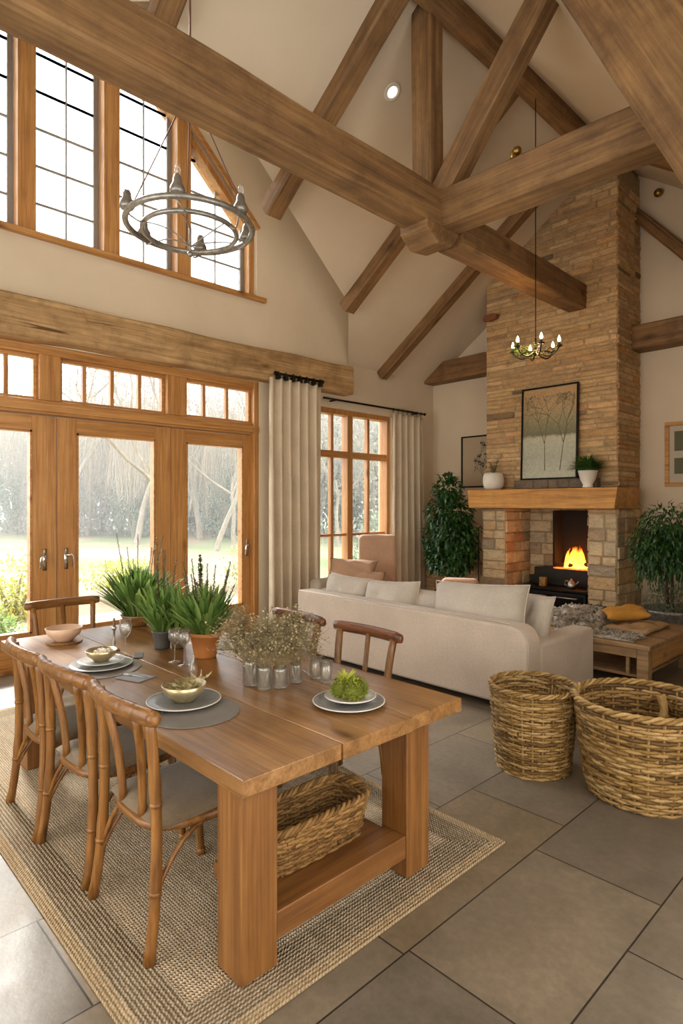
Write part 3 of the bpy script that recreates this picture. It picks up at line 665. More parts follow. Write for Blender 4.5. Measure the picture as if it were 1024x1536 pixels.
# ------------------------------------------------------------------ plants
M['leaf'] = leafmat('ficus_leaf', '#12300f', '#3c6a30', .35, .2)
M['leafb'] = leafmat('bright_leaf', '#2c5a1c', '#7fae45', .4, .4)
M['herb'] = leafmat('herb_leaf', '#2f5424', '#5f8a3c', .45, .35)
M['grey_leaf'] = leafmat('grey_green_leaf', '#5c6448', '#8e9274', .6, .3)
M['soil'] = plain('dark_soil', '#2b2018', .95, 0, .4, 30, .8, 60)
M['bark'] = plain('plant_bark', '#5b4a36', .9, 0, .3, 20, .5, 60)
M['terra'] = plain('terracotta', '#b0703a', .75, 0, .15, 8, .2, 40)
def cloud(mb, blobs, n, lw_, ll, droop=.3, seed=1, inner=.6):
    random.seed(seed); tot = sum(b[3]*b[4] for b in blobs)
    for (x, y, z, rx, rz_) in blobs:
        for i in range(int(n*rx*rz_/tot)):
            d = V(random.gauss(0, 1), random.gauss(0, 1), random.gauss(0, 1)).normalized(); q = random.uniform(inner, 1.0)**.5
            p = V(x+d.x*rx*q, y+d.y*rx*q, z+d.z*rz_*q); g = d+V(random.uniform(-.7, .7), random.uniform(-.7, .7), random.uniform(-.6, .6)-droop)
            mb.leaf(p, g, lw_*random.uniform(.7, 1.2), ll*random.uniform(.7, 1.25), up=(random.uniform(-.4, .4), random.uniform(-.4, .4), 1), bend=.5)
def pot(name, prof, mat, parent, soil_r, soil_z, seg=28, loc=None):
    p = MB(); p.lathe(prof, seg=seg); o = p.build(name, mat, parent, smooth=True, loc=loc)
    q = MB(); q.lathe([(0, soil_z+.004), (soil_r*.6, soil_z+.006), (soil_r, soil_z)], seg=seg); q.build('soil', M['soil'], parent, loc=loc)
    return o
# tall ficus, left of the chimney
fx = thing('potted_ficus', 'tall bushy dark green fig tree standing left of the fireplace', 'plant', (-5.36, 7.38, 0), kind='thing')
pot('plant_pot', [(0, 0), (.16, 0), (.17, .02), (.21, .34), (.225, .35), (.22, .37), (.2, .36), (.19, .3)], plain('charcoal_pot', '#3d3a36', .6), fx, .19, .31)
b_ = MB()
for k, (dx, dy) in enumerate(((-.02, 0), (.03, .02), (0, -.03))):
    b_.tube([(dx, dy, .3), (dx*2, dy*2, .6), (-dx*2, dy*3, .95), (dx*5, dy*5, 1.5)], [.022, .018, .014, .007], 8)
for k in range(14):
    a = k*2.4; z = .7+k*.08; b_.tube([(0, 0, z-.2), (cos(a)*.15, sin(a)*.15, z), (cos(a)*.3, sin(a)*.3, z+.12)], [.009, .007, .003], 6)
b_.build('stem', M['bark'], fx)
b_ = MB(); cloud(b_, [(-.03, 0, 1.84, .20, .26), (0, .0, 1.5, .33, .32), (.14, -.04, 1.22, .32, .3), (-.13, .05, 1.15, .32, .32), (.02, 0, .88, .36, .27), (.2, .0, .95, .24, .24), (-.2, .02, .85, .2, .22)], 3600, .05, .105, .5, 5, .25)
b_.build('foliage', M['leaf'], fx)
# weeping plant at the right edge
wp = thing('weeping_fig', 'dark weeping plant in a mottled grey bowl pot at the right edge', 'plant', (-2.37, 7.5, 0), kind='thing')
pot('plant_pot', [(0, 0), (.17, 0), (.2, .03), (.29, .30), (.31, .42), (.325, .43), (.32, .46), (.29, .45), (.27, .38)], plain('mottled_zinc', '#8d8c88', .45, .4, .5, 30, .3, 50), wp, .27, .39)
b_ = MB()
for k in range(4):
    a = k*1.6; b_.tube([(cos(a)*.03, sin(a)*.03, .26), (cos(a+1)*.04, sin(a+1)*.04, .7), (cos(a)*.02, sin(a)*.02, 1.2)], [.02, .016, .01], 8)
b_.build('stem', M['bark'], wp)
b_ = MB(); cloud(b_, [(0, 0, 1.4, .33, .27), (-.12, 0, 1.2, .33, .26), (.15, 0, 1.2, .33, .25), (0, -.1, 1.06, .38, .24)], 2800, .026, .1, .9, 6, .2)
random.seed(5)
for k in range(90):
    a = random.uniform(0, 6.28); r = random.uniform(.15, .38); x, y = cos(a)*r, sin(a)*r; z = random.uniform(.95, 1.15)
    for q in range(9): b_.leaf((x+random.uniform(-.015, .015), y, z-q*.036), (random.uniform(-.5, .5), random.uniform(-.5, .5), -1), .014, .06)
b_.build('foliage', M['leaf'], wp)
b_ = MB(); cloud(b_, [(0, 0, .54, .27, .16)], 900, .016, .05, 0, 9, .1); b_.build('underplanting', M['grey_leaf'], wp)
# pots on the mantel
mz = 1.861
p_ = PY(743, 728, CY-.17)
mp_ = thing('white_vase', 'round matt white vase with grey sprigs at the left end of the mantel', 'vase', (-4.64, CY-.18, mz), kind='thing')
pot('vase', [(0, 0), (.10, 0), (.135, .04), (.15, .12), (.14, .2), (.118, .235), (.108, .235), (.10, .21)], M['white_cer'], mp_, .1, .2)
b_ = MB(); random.seed(8)
for k in range(16):
    a = random.uniform(0, 6.28); L = random.uniform(.14, .26); d = V(cos(a)*.5, sin(a)*.4, 1).normalized()
    for j in range(8): b_.leaf(V(0, 0, .2)+d*(L*(j+1)/8), (random.uniform(-1, 1), random.uniform(-1, 1), .5), .022, .04)
    b_.tube([V(0, 0, .19), V(0, 0, .2)+d*L], .0018, 4)
b_.build('sprigs', M['grey_leaf'], mp_)
mp_ = thing('mantel_pot_plant', 'spiky green plant in a small white footed pot at the right end of the mantel', 'plant', (-3.27, CY-.22, mz), kind='thing')
pot('plant_pot', [(0, 0), (.06, 0), (.065, .02), (.055, .035), (.09, .1), (.112, .19), (.12, .2), (.116, .215), (.105, .21), (.1, .18)], M['white_cer'], mp_, .1, .18)
b_ = MB(); random.seed(9)
for k in range(620):
    a = random.uniform(0, 6.28); t = random.uniform(.1, 1); d = V(cos(a)*t*1.1, sin(a)*t*1.1, random.uniform(.35, 1.1)); b_.leaf(V(cos(a)*.05*t, sin(a)*.05*t, .18)+d*.02, d, .016, random.uniform(.15, .27), bend=.6)
b_.build('foliage', M['herb'], mp_)
# ------------------------------------------------------------------ rug
def rug_mat():
    m, nt, b, out = nodes('braided_jute')
    tc = N(nt, 'ShaderNodeTexCoord'); sp = N(nt, 'ShaderNodeSeparateXYZ'); nt.links.new(tc.outputs['Object'], sp.inputs[0])
    def mm(op, a, b_=None, c=None):
        n = N(nt, 'ShaderNodeMath', operation=op)
        for i, x in enumerate((a, b_, c)):
            if x is None: continue
            if hasattr(x, 'node'): nt.links.new(x, n.inputs[i])
            else: n.inputs[i].default_value = x
        return n.outputs[0]
    X, Y = sp.outputs[0], sp.outputs[1]
    dx = mm('SUBTRACT', RUGX/2, mm('ABSOLUTE', X)); dy = mm('SUBTRACT', RUGY/2, mm('ABSOLUTE', Y)); e = mm('MINIMUM', dx, dy)
    nz = noise_t(nt, tc.outputs['Object'], 60, 3); wob = mm('MULTIPLY', mm('SUBTRACT', nz, .5), .012)
    # field: rows running along X
    rowp = 2*pi/.0125
    rows = mm('SINE', mm('MULTIPLY', mm('ADD', Y, wob), rowp)); st = mm('SINE', mm('MULTIPLY', mm('ADD', X, mm('MULTIPLY', rows, .004)), 2*pi/.016))
    ex = mm('SINE', mm('MULTIPLY', mm('ADD', e, wob), 2*pi/.016)); al = mm('SINE', mm('MULTIPLY', mm('ADD', mm('ADD', X, Y), wob), 2*pi/.016))
    hf = mm('ADD', mm('ADD', mm('MULTIPLY', rows, .5), mm('MULTIPLY', st, .5)), .25); hb = mm('ADD', mm('ADD', mm('MULTIPLY', ex, .6), mm('MULTIPLY', al, .5)), .1)
    inb = mm('LESS_THAN', e, .20)
    h = mm('ADD', mm('MULTIPLY', hb, inb), mm('MULTIPLY', hf, mm('SUBTRACT', 1, inb)))
    hol = ramp(nt, h, [(-.55 if False else .0, (.42, .37, .31, 1)), (.22, (.78, .74, .68, 1)), (.6, (1, 1, 1, 1))])
    n2 = noise_t(nt, coords(nt, (1.2, 9, 1), False), 3, 5, .7)
    base = ramp(nt, n2, [(.3, srgb('#bfb19c')), (.5, srgb('#cfc2ae')), (.7, srgb('#ddd2c0'))])
    bl = ramp(nt, e, [(0, (.85, .77, .67, 1)), (.045, (.88, .81, .71, 1)), (.055, (.8, .78, .74, 1)), (.2, (.82, .8, .76, 1)), (.22, (1.06, 1.0, .93, 1)), (.27, (1, .98, .95, 1))])
    c = mixc(nt, 1, base, bl, 'MULTIPLY'); 
    edge = mm('GREATER_THAN', e, .05)
    hs = mixc(nt, edge, ramp(nt, al, [(-0, (.75, .68, .55, 1)), (.6, (1, 1, 1, 1))]), hol)
    c = mixc(nt, 1, c, hs, 'MULTIPLY'); c = mixc(nt, .5, c, ramp(nt, nz, [(.3, (.75, .74, .72, 1)), (.7, (1.15, 1.15, 1.15, 1))]), 'MULTIPLY')
    nt.links.new(c, b.inputs['Base Color']); b.inputs['Roughness'].default_value = .95; b.inputs['Specular IOR Level'].default_value = .1
    bump(nt, b, h, .8, .006); return m
RX0, RX1, RY0, RY1 = -5.35, -1.555, .80, 2.60
RUGX, RUGY = RX1-RX0, RY1-RY0
r_ = MB(); r_.box(-RUGX/2, RUGX/2, -RUGY/2, RUGY/2, 0, .012); tag(r_.build('jute_rug', rug_mat(), loc=((RX0+RX1)/2, (RY0+RY1)/2, .001), bevel=.005), 'large woven natural jute rug under the dining table', 'rug')
RG = .0135
# ------------------------------------------------------------------ dining table
TX0, TX1, TY0, TY1, TZ = -4.42, -1.63, 1.12, 2.34, .75
tb = thing('dining_table', 'long rustic oak plank dining table with thick square legs', 'table', ((TX0+TX1)/2, (TY0+TY1)/2, RG), kind='thing')
tc_ = tb.location
pl = MB(); random.seed(4)
for i, (a, b) in enumerate(((TY0, 1.566), (1.570, 1.98), (1.983, TY1))):
    pl.box(TX0-tc_.x+(.004 if i == 1 else 0), TX1-tc_.x+(.006 if i == 1 else 0), a-tc_.y, b-tc_.y, TZ-RG-.062, TZ-RG)
pl.build('tabletop', M['tableX'], tb, bevel=.005)
for x in (TX1-.14, -4.07):
    for y in (1.235, 2.10):
        l_ = MB(); l_.box(x-.075-tc_.x, x+.075-tc_.x, y-.078-tc_.y, y+.078-tc_.y, 0, TZ-RG-.062); l_.build('leg', M['tableZ'], tb, bevel=.006)
    s = MB(); s.box(x-.06-tc_.x, x+.07-tc_.x, 1.313-tc_.y, 2.022-tc_.y, .10-RG, .20-RG); s.build('stretcher', M['tableY'], tb, bevel=.005)
s = MB(); s.box(TX1-.5-tc_.x, TX1-.20-tc_.x, 1.32-tc_.y, 2.01-tc_.y, .13-RG, .195-RG); s.build('shelf_board', M['tableY'], tb, bevel=.004)

# ------------------------------------------------------------------ wicker
def wickermat(name, cols):
    m, nt, b, out = nodes(name); at = N(nt, 'ShaderNodeAttribute', attribute_name='rnd')
    c = ramp(nt, at.outputs['Fac'], [(i/(len(cols)-1), srgb(x)) for i, x in enumerate(cols)])
    c = mixc(nt, .8, c, ramp(nt, noise_t(nt, coords(nt, (1, 1, 1)), 30, 5, .7), [(.3, (.6, .55, .5, 1)), (.65, (1.15, 1.15, 1.15, 1))]), 'MULTIPLY')
    nt.links.new(c, b.inputs['Base Color']); b.inputs['Roughness'].default_value = .6; b.inputs['Specular IOR Level'].default_value = .3
    bump(nt, b, noise_t(nt, coords(nt, (1, 1, 1)), 120, 3), .3, .002); return m
M['wick'] = wickermat('golden_willow', ['#5d4526', '#8a6c3c', '#a68755', '#b99d6e'])
M['wick2'] = wickermat('honey_rush', ['#4e361b', '#71512a', '#8a683b', '#a07c4b'])
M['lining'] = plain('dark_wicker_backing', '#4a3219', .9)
def path_round(r0, r1, hgt):
    return lambda t, s: (cos(2*pi*s)*(r0+(r1-r0)*t**.75), sin(2*pi*s)*(r0+(r1-r0)*t**.75), t*hgt)
def path_rect(lx, ly, hgt, fl_=.04, rc=.03):
    def f(t, s):
        a, b = lx/2+fl_*t, ly/2+fl_*t; per = [2*a, 2*b, 2*a, 2*b]; T = sum(per); q = (s % 1)*T
        k = 0
        while q > per[k] and k < 3: q -= per[k]; k += 1
        x, y = [( -a+q, -b), (a, -b+q), (a-q, b), (-a, b-q)][k]
        # round corners a little
        m_ = .9; rr = (abs(x)/a)**6+(abs(y)/b)**6
        sc_ = 1/max(1, rr**(1/6)); return (x*sc_, y*sc_, t*hgt)
    return f
def basket(root, fn, hgt, rows, stakes, th, mat, seg, seed=1, rim=.013, nrmc=True):
    random.seed(seed); wv = MB()
    for i in range(rows):
        t = (i+.5)/rows; thk = th*random.uniform(.85, 1.15); off = random.uniform(0, 1); pts = []
        for k in range(seg):
            s = k/seg; p = V(*fn(t, s)); c = V(0, 0, p.z); n_ = (p-c).normalized()
            ph = sin(pi*stakes*s + pi*i); p += n_*(ph*th*.62); p.z += random.uniform(-1, 1)*thk*.16 + .004*sin(2*pi*s*2+off*9)
            pts.append(p)
        # split into lengths of differing colour
        brk = sorted(random.sample(range(seg), 4)); 
        for a, b in zip(brk, brk[1:]+[brk[0]+seg]):
            seq = [pts[q % seg] for q in range(a, b+1)]
            if len(seq) > 2: wv.tube(seq, thk*random.uniform(.8, 1.1), 5, r=random.random(), flat=.8, up=(0, 0, 1))
    wv.build('weave', mat, root, smooth=True)
    sk = MB()
    for k in range(stakes):
        s = (k+.5)/stakes; sk.tube([V(*fn(t, s)) for t in (0, .25, .5, .75, 1.0)], th*.75, 5, r=random.uniform(.3, .7))
    sk.build('stake', mat, root); root.children
    tag(bpy.data.objects[[o.name for o in root.children][-1]], kind=None)
    rm = MB()
    for j in range(3):
        pts = []
        for k in range(seg*2):
            s = k/(seg*2); p = V(*fn(1.0, s)); n_ = V(p.x, p.y, 0).normalized(); a = 2*pi*(s*stakes*.5+j/3)
            p += n_*cos(a)*rim*.7+V(0, 0, sin(a)*rim*.7+.004); pts.append(p)
        rm.tube(pts, rim*.62, 6, closed=True, r=.3+.25*j)
    rm.build('rim', mat, root, smooth=True)
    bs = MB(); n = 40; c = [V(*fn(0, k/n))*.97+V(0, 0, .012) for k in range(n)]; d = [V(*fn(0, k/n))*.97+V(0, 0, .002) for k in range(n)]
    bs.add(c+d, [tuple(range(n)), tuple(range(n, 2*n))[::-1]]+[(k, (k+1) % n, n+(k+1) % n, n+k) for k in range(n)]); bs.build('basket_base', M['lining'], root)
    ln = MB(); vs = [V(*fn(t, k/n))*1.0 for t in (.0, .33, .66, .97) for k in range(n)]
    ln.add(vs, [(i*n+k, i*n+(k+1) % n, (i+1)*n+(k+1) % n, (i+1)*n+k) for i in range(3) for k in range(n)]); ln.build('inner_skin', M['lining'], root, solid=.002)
def ringhandle(root, c, rot, r, mat, up=True):
    h = MB(); h.tube([V(cos(pi*k/10)*r, 0, sin(pi*k/10)*r*.8) for k in range(11)], .011, 7, r=.5); o = h.build('handle', mat, root, smooth=True); o.location = c; o.rotation_euler = (0, 0, rot)
b1 = thing('wicker_log_basket', 'smaller tall round woven wicker basket behind the sofa corner', 'basket', (-1.90, 3.50, 0), kind='thing')
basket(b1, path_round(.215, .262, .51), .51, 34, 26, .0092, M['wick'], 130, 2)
cloud_ = MB(); random.seed(2)
for k in range(60):
    a = random.uniform(-.6, 1.2); r = random.uniform(.1, .2); cloud_.tube([(cos(a)*r, sin(a)*r, .36), (cos(a)*r*1.05, sin(a)*r*1.05, random.uniform(.42, .5))], .004, 4, r=random.random())
o = cloud_.build('straw_bundle', M['wick'], loc=(-1.90, 3.50, 0)); tag(o, 'bundle of dried straw inside the smaller round basket', 'straw', kind='thing')
f_ = MB()
for k in range(14): f_.tube([(random.uniform(-.15, .15), random.uniform(-.15, .15), .03+.028*k), (random.uniform(-.15, .15), random.uniform(-.15, .15), .035+.028*k)], .02, 6, r=.3)
o = f_.build('kindling', M['lining'], loc=(-1.90, 3.50, 0)); tag(o, 'dark kindling lying at the bottom of the smaller round basket', 'kindling', kind='thing')
b2 = thing('wicker_storage_basket', 'largest round woven wicker basket at the right edge', 'basket', (-1.29, 3.63, 0), kind='thing')
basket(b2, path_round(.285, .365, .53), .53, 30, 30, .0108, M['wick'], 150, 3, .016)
ringhandle(b2, (-.02, .33, .40), .0, .07, M['wick2'])
f_ = MB(); f_.tube([(.02, .26, .33), (.03, .27, .42), (.01, .27, .5)], [.03, .022, .028], 8, r=.7); f_.ball((-.04, .22, .33), .06, .05, .04, r=.9); f_.tube([(-.2, 0, .05), (.1, .1, .3)], .03, 8, r=.2)
o = f_.build('driftwood', M['wick'], loc=(-1.29, 3.63, 0)); tag(o, 'short pale branch poking up inside the largest round basket', 'branch', kind='thing')
b3 = thing('shelf_basket', 'rectangular woven basket on the low shelf under the table end', 'basket', (-1.945, 1.665, .197), kind='thing')
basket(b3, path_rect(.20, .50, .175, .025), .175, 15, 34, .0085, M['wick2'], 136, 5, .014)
for y, a in ((.285, 0), (-.285, 0)): ringhandle(b3, (0, y, .170), 0, .04, M['wick2'])
# stakes are pattern: one mesh each

# ------------------------------------------------------------------ dining chairs
def bow(p0, p1, p2, n=10):
    p0, p1, p2 = V(*p0), V(*p1), V(*p2); return [p0*(1-t)**2+p1*2*t*(1-t)+p2*t*t for t in [k/n for k in range(n+1)]]
def cane_chair(label, x, y, rz, group):
    c = thing('cane_dining_chair', label, 'chair', (x, y, RG), rz, group, 'thing')
    # local: faces +Y, back at y=-.24
    SH = .44; w = .22
    def nodes_(mb, pts, rs, zs):
        mb.tube(pts, rs, 10)
    for s in (-1, 1):
        l_ = MB(); P = bow((s*(w+.035), -.27, 0), (s*(w+.01), -.20, .40), (s*(w-.0), -.255, .88), 14); l_.tube(P, [.0205+.003*(k % 5 == 0) for k in range(15)], 10)
        for k in (4, 9): l_.tube([P[k]-V(0, 0, .008), P[k]+V(0, 0, .008)], .0235, 10)
        l_.build('rear_leg', M['cane'], c, smooth=True)
        l_ = MB(); P = bow((s*(w+.0), .22, 0), (s*(w-.01), .20, .2), (s*(w-.03), .17, SH), 8); l_.tube(P, [.016, .0175, .018, .019, .02, .02, .02, .02, .02], 10); l_.tube([P[0], P[0]+V(0, 0, .03)], .021, 10)
        l_.build('front_leg', M['cane'], c, smooth=True)
        l_ = MB(); l_.tube(bow((s*.085, -.215, SH+.01), (s*.10, -.215, .65), (s*.145, -.268, .85), 10), .0165, 9); l_.build('back_splat', M['cane'], c, smooth=True)
    # top rail, curved and wrapped
    l_ = MB(); nr = 72; P = [V(-.27+.54*k/nr, -.262-.05*sin(pi*k/nr), .875+.012*sin(pi*k/nr)) for k in range(nr+1)]
    rr_ = [.0345 if k % 10 not in (0, 1) else (.0315 if k % 10 == 0 else .033) for k in range(nr+1)]; rr_[0] = rr_[-1] = .027
    l_.tube(P, rr_, 12, flat=.70, up=(0, 0, 1)); l_.ball(P[0], .029, seg=10, rings=6); l_.ball(P[-1], .029, seg=10, rings=6)
    l_.build('top_rail', M['caneX'], c, smooth=True)
    l_ = MB(); pts = []
    for k in range(32):
        a = 2*pi*k/32; ex = 3.2; px = abs(cos(a))**(2/ex)*(1 if cos(a) > 0 else -1)*(w+.005); py = abs(sin(a))**(2/ex)*(1 if sin(a) > 0 else -1)*.215; px *= 1+.06*(py/.215); pts.append(V(px, py-.01, SH-.01))
    l_.tube(pts, .019, 8, closed=True); l_.build('seat_frame', M['caneX'], c, smooth=True)
    s = MB()
    n = 12; vs = []
    for i in range(n+1):
        for j in range(n+1):
            u, v = i/n*2-1, j/n*2-1; r_ = 1-.06*(u*u*v*v)
            hh = (1-abs(u)**5)*(1-abs(v)**5); vs.append(V(u*(w+.008)*r_, v*.215*r_-.01, SH+.004+.038*hh**.5+.006*noise.noise(V(u*2+x, v*2+y, 0))))
    fs = [(i*(n+1)+j, (i+1)*(n+1)+j, (i+1)*(n+1)+j+1, i*(n+1)+j+1) for i in range(n) for j in range(n)]
    s.add(vs, fs); s.build('seat_cushion', M['seat'], c, smooth=True, solid=.012)
    # bentwood braces below the seat
    for s in (-1, 1):
        l_ = MB(); l_.tube(bow((s*(w+.012), -.245, .22), (s*(w-.03), -.17, .46), (s*.06, -.2, SH-.03), 10), .010, 7); l_.build('brace', M['cane'], c, smooth=True)
        l_ = MB(); l_.tube(bow((s*(w+.012), -.24, .2), (s*(w), -.13, .43), (s*(w-.01), .02, SH-.03), 10), .010, 7); l_.build('brace', M['cane'], c, smooth=True)
        l_ = MB(); l_.tube(bow((s*(w-.004), .2, .2), (s*(w), .12, .43), (s*(w-.01), .02, SH-.03), 10), .010, 7); l_.build('brace', M['cane'], c, smooth=True)
    # linen cloth hanging at the back of the seat
    return c
ch = cane_chair('nearest cane dining chair with a brown cushion, closest to the camera', -2.27, 1.255, 0, 'cane chairs along the near side of the table')
dup(ch, (-2.87, 1.245, RG), radians(3), 'cane dining chair in the middle of the near row of three')
dup(ch, (-3.39, 1.235, RG), radians(-2), 'farthest cane dining chair of the near row, at the left edge')
def wood_chair(label, x, y, rz, group, arms=False, mats=('darkchair', 'darkchairZ')):
    c = thing('wooden_dining_chair', label, 'chair', (x, y, RG), rz, group, 'thing'); SH = .44; w = .23
    for s in (-1, 1):
        l_ = MB(); l_.tube(bow((s*(w-.02), -.25, 0), (s*(w-.04), -.18, .45), (s*(w-.005), -.27, .85), 12), .025, 8, flat=.8, up=(0, 1, 0)); l_.build('rear_leg', M[mats[1]], c, smooth=True)
        l_ = MB(); l_.tube([(s*w, .21, 0), (s*(w-.01), .20, .2), (s*(w-.02), .18, SH)], [.017, .02, .022], 8); l_.build('front_leg', M[mats[1]], c, smooth=True)
        l_ = MB(); l_.tube(bow((s*(w-.03), .19, .12), (s*(w-.05), .19, .5), (0, .19, SH-.03), 10)[:11], .011, 7); l_.build('brace', M['cane'], c, smooth=True)
        l_ = MB(); l_.tube(bow((s*(w-.03), -.21, .08), (s*(w-.06), -.2, .5), (0, -.2, SH-.03), 10), .012, 7); l_.build('brace', M['cane'], c, smooth=True)
    l_ = MB(); P = [V(-.28+.56*k/12, -.275-.03*sin(pi*k/12), .865) for k in range(13)]; l_.tube(P, [.026]+[.034]*11+[.026], 10, flat=.62, up=(0, 0, 1)); l_.build('top_rail', M[mats[0]], c, smooth=True)
    l_ = MB(); l_.tube([(0, -.2, SH), (0, -.26, .62), (0, -.295, .85)], .02, 8, flat=.5, up=(1, 0, 0)); l_.build('back_splat', M[mats[1]], c, smooth=True)
    s = MB(); s.prism([(-.23, -.22), (.23, -.22), (.25, .22), (-.25, .22)], 'z', SH-.03, SH+.012); s.build('seat', M[mats[0]], c, bevel=.012)
    return c
wc = wood_chair('walnut rail dining chair on the far side, nearest to the sofa corner', -2.53, 2.36, pi, 'walnut rail chairs on the sofa side of the table')
dup(wc, (-3.20, 2.37, RG), pi-.03, 'walnut rail dining chair half hidden behind the dried flowers')
hc = wood_chair('light oak dining chair at the far head of the table by the doors', -4.64, 1.69, -pi/2, None, mats=('caneX', 'cane'))

# ------------------------------------------------------------------ tableware
M['slate'] = plain('slate_grey_glaze', '#80807f', .28, .15, .2, 25, .1)
M['slatelt'] = plain('pale_speckled_glaze', '#b9b4ab', .25, 0, .2, 30, .08)
M['matgrey'] = plain('grey_felt_placemat', '#77716a', .7, 0, .1, 10, .3, 150)
M['rimw'] = plain('plate_rim_white', '#d0ccc4', .25)
M['gold'] = plain('pale_gold_metal', '#c4b48f', .3, .75, .25, 25, .3, 40)
M['gglass'] = glassmat('table_glass', (.97, .97, .96), .10, .02, (.9, .9, .85))
M['cglass'] = glassmat('cut_glass', (.94, .94, .91), .10, .05, (.9, .88, .84), .1)
T0 = TZ+.0008
def plate(name, label, x, y, r, z, mat=None, deep=.012, kind='plate', group=None):
    p = thing(name, label, kind, (x, y, z), 0, group, 'thing')
    b = MB(); b.lathe([(0, .002), (r*.6, .002), (r*.62, 0), (r*.66, .003), (r*.97, deep), (r, deep+.003), (r*.985, deep+.006), (r*.66, .009), (0, .007)], seg=44); b.build('plate_body', mat or M['slate'], p, smooth=True)
    b = MB(); b.lathe([(r*.965, deep+.0055), (r*.985, deep+.0075), (r*1.004, deep+.004), (r*.985, deep+.0025)], seg=44); b.build('rim', M['rimw'], p, smooth=True)
    return p
def mat_(label, x, y, rx, ry, rot=0, mat=None):
    b = MB(); b.lathe([(0, 0), (1, 0), (1.006, .002), (1, .004), (0, .004)], seg=48, sx=rx, sy=ry); o = b.build('placemat', mat or M['matgrey'], loc=(x, y, T0)); o.rotation_euler[2] = rot; tag(o, label, 'placemat', None, 'thing'); return o
def at(u, v, z=TZ): return PZ(u, v, z)
def bowl(name, label, x, y, z, r, h, mat, cat='bowl', wav=0):
    b = MB(); p = [(0, .0), (r*.45, 0), (r*.5, .006), (r*.86, h*.5), (r, h), (r*.965, h+.002), (r*.82, h*.5), (r*.45, .014), (0, .012)]
    b.lathe(p, seg=40); o = b.build(name, mat, loc=(x, y, z), smooth=True); return tag(o, label, cat, None, 'thing')
# near setting
q = at(289, 1068); mat_('grey round placemat nearest the camera on the near side of the table', q.x, q.y, .20, .20)
q = at(276, 1052, TZ+.01); plate('dinner_plate', 'grey dinner plate carrying the gold bowl nearest the camera', q.x, q.y, .165, TZ+.0055)
def garnish_bowl(p, r, lab1, lab2, hh=.075):
    bowl('gold_bowl', lab1, p.x, p.y, TZ+.014+.0, r, hh, M['gold'])
    b = MB(); random.seed(int(r*1000))
    for k in range(46):
        a = random.uniform(0, 6.28); rr = random.uniform(0, r*.62); h0 = TZ+.014+hh*.62
        b.ball((p.x+cos(a)*rr, p.y+sin(a)*rr, h0+random.uniform(0, .022)), .016, .012, .009, 8, 5, r=random.random(), fn=lambda d: 1+.3*noise.noise(d*3))
    for k in range(26):
        a = random.uniform(0, 6.28); b.leaf((p.x+cos(a)*r*.4, p.y+sin(a)*r*.4, TZ+.014+hh*.8), (cos(a), sin(a), random.uniform(.1, 1)), .018, .05)
    o = b.build('garnish', leafmat('dry_olive_garnish_%d' % int(r*1000), '#7d7040', '#c2b27c', .5, .2)); tag(o, lab2, 'garnish', None, 'thing')
garnish_bowl(q, .1, 'pale gold bowl on the plate nearest the camera', 'dried olive garnish heaped in the nearest gold bowl')
q = at(148, 1003); mat_('grey round placemat under the second plate from the camera, near side', q.x, q.y, .22, .22)
q = at(152, 998, TZ+.01); plate('dinner_plate', 'wide grey dinner plate of the second place setting on the near side', q.x, q.y, .165, TZ+.0055)
plate('side_plate', 'pale smaller plate stacked on the second grey dinner plate', q.x, q.y, .125, TZ+.026, M['slatelt'])
bq = V(q.x, q.y, 0); bowl('gold_bowl', 'pale gold bowl on the stacked plates of the second setting', q.x, q.y, TZ+.036, .085, .06, M['gold'])
b = MB(); random.seed(12)
for k in range(30):
    a = random.uniform(0, 6.28); rr = random.uniform(0, .045); b.ball((q.x+cos(a)*rr, q.y+sin(a)*rr, TZ+.07+random.uniform(0, .025)), .018, .014, .012, 8, 5, r=random.random(), fn=lambda d: 1+.3*noise.noise(d*3))
tag(b.build('shell_garnish', leafmat('cream_shells', '#b7a68a', '#e6dcc8', .4, .1)), 'cream shells heaped in the gold bowl of the second setting', 'garnish', None, 'thing')
# far side plate with moss ball
q = at(523, 1052, TZ+.01); pl_ = q
plate('dinner_plate', 'grey dinner plate under the green moss ball at the right end', q.x, q.y, .165, T0)
plate('side_plate', 'pale rimmed plate directly under the green moss ball', q.x-.0, q.y+.01, .118, TZ+.0215, M['slatelt'])
b = MB(); random.seed(31); cx, cy, cz = q.x, q.y+.005, TZ+.068
for (dx, dy, rr) in ((0.015, .02, .055), (-.03, -.015, .05), (.035, -.01, .045)):
    b.ball((cx+dx, cy+dy, cz-.004), rr, rr, rr*.82, 16, 10, r=.1, fn=lambda d: 1+.12*noise.noise(d*6))
    for k in range(330):
        d = V(random.gauss(0, 1), random.gauss(0, 1), random.gauss(0, 1)).normalized(); b.leaf((cx+dx+d.x*rr*.95, cy+dy+d.y*rr*.95, cz+d.z*rr*.8), d+V(0, 0, .3), .011, .016)
for k in range(22):
    a = random.uniform(0, 6.28); b.leaf((cx-.02+cos(a)*.01, cy+sin(a)*.01, cz+.03), (cos(a)*.7, sin(a)*.7, random.uniform(.3, 1.2)), .015, .06, r=1)
tag(b.build('moss_ball', leafmat('bright_moss', '#5f6a1c', '#b5bd4a', .8, .2)), 'bright green moss ball on the plate at the right end', 'moss ball', None, 'thing')
# head-of-table bowl on a board
q = at(96, 961, TZ+.01)
b = MB(); b.lathe([(0, 0), (.11, 0), (.113, .005), (.11, .01), (0, .01)], seg=36); tag(b.build('serving_board', M['tableX'], loc=(q.x, q.y, T0)), 'small round wooden board under the blush bowl', 'board', None, 'thing')
bowl('blush_bowl', 'blush stoneware bowl at the far left end of the table', q.x, q.y, TZ+.0115, .115, .085, plain('blush_stoneware', '#cfae94', .4, 0, .06, 8, .1))
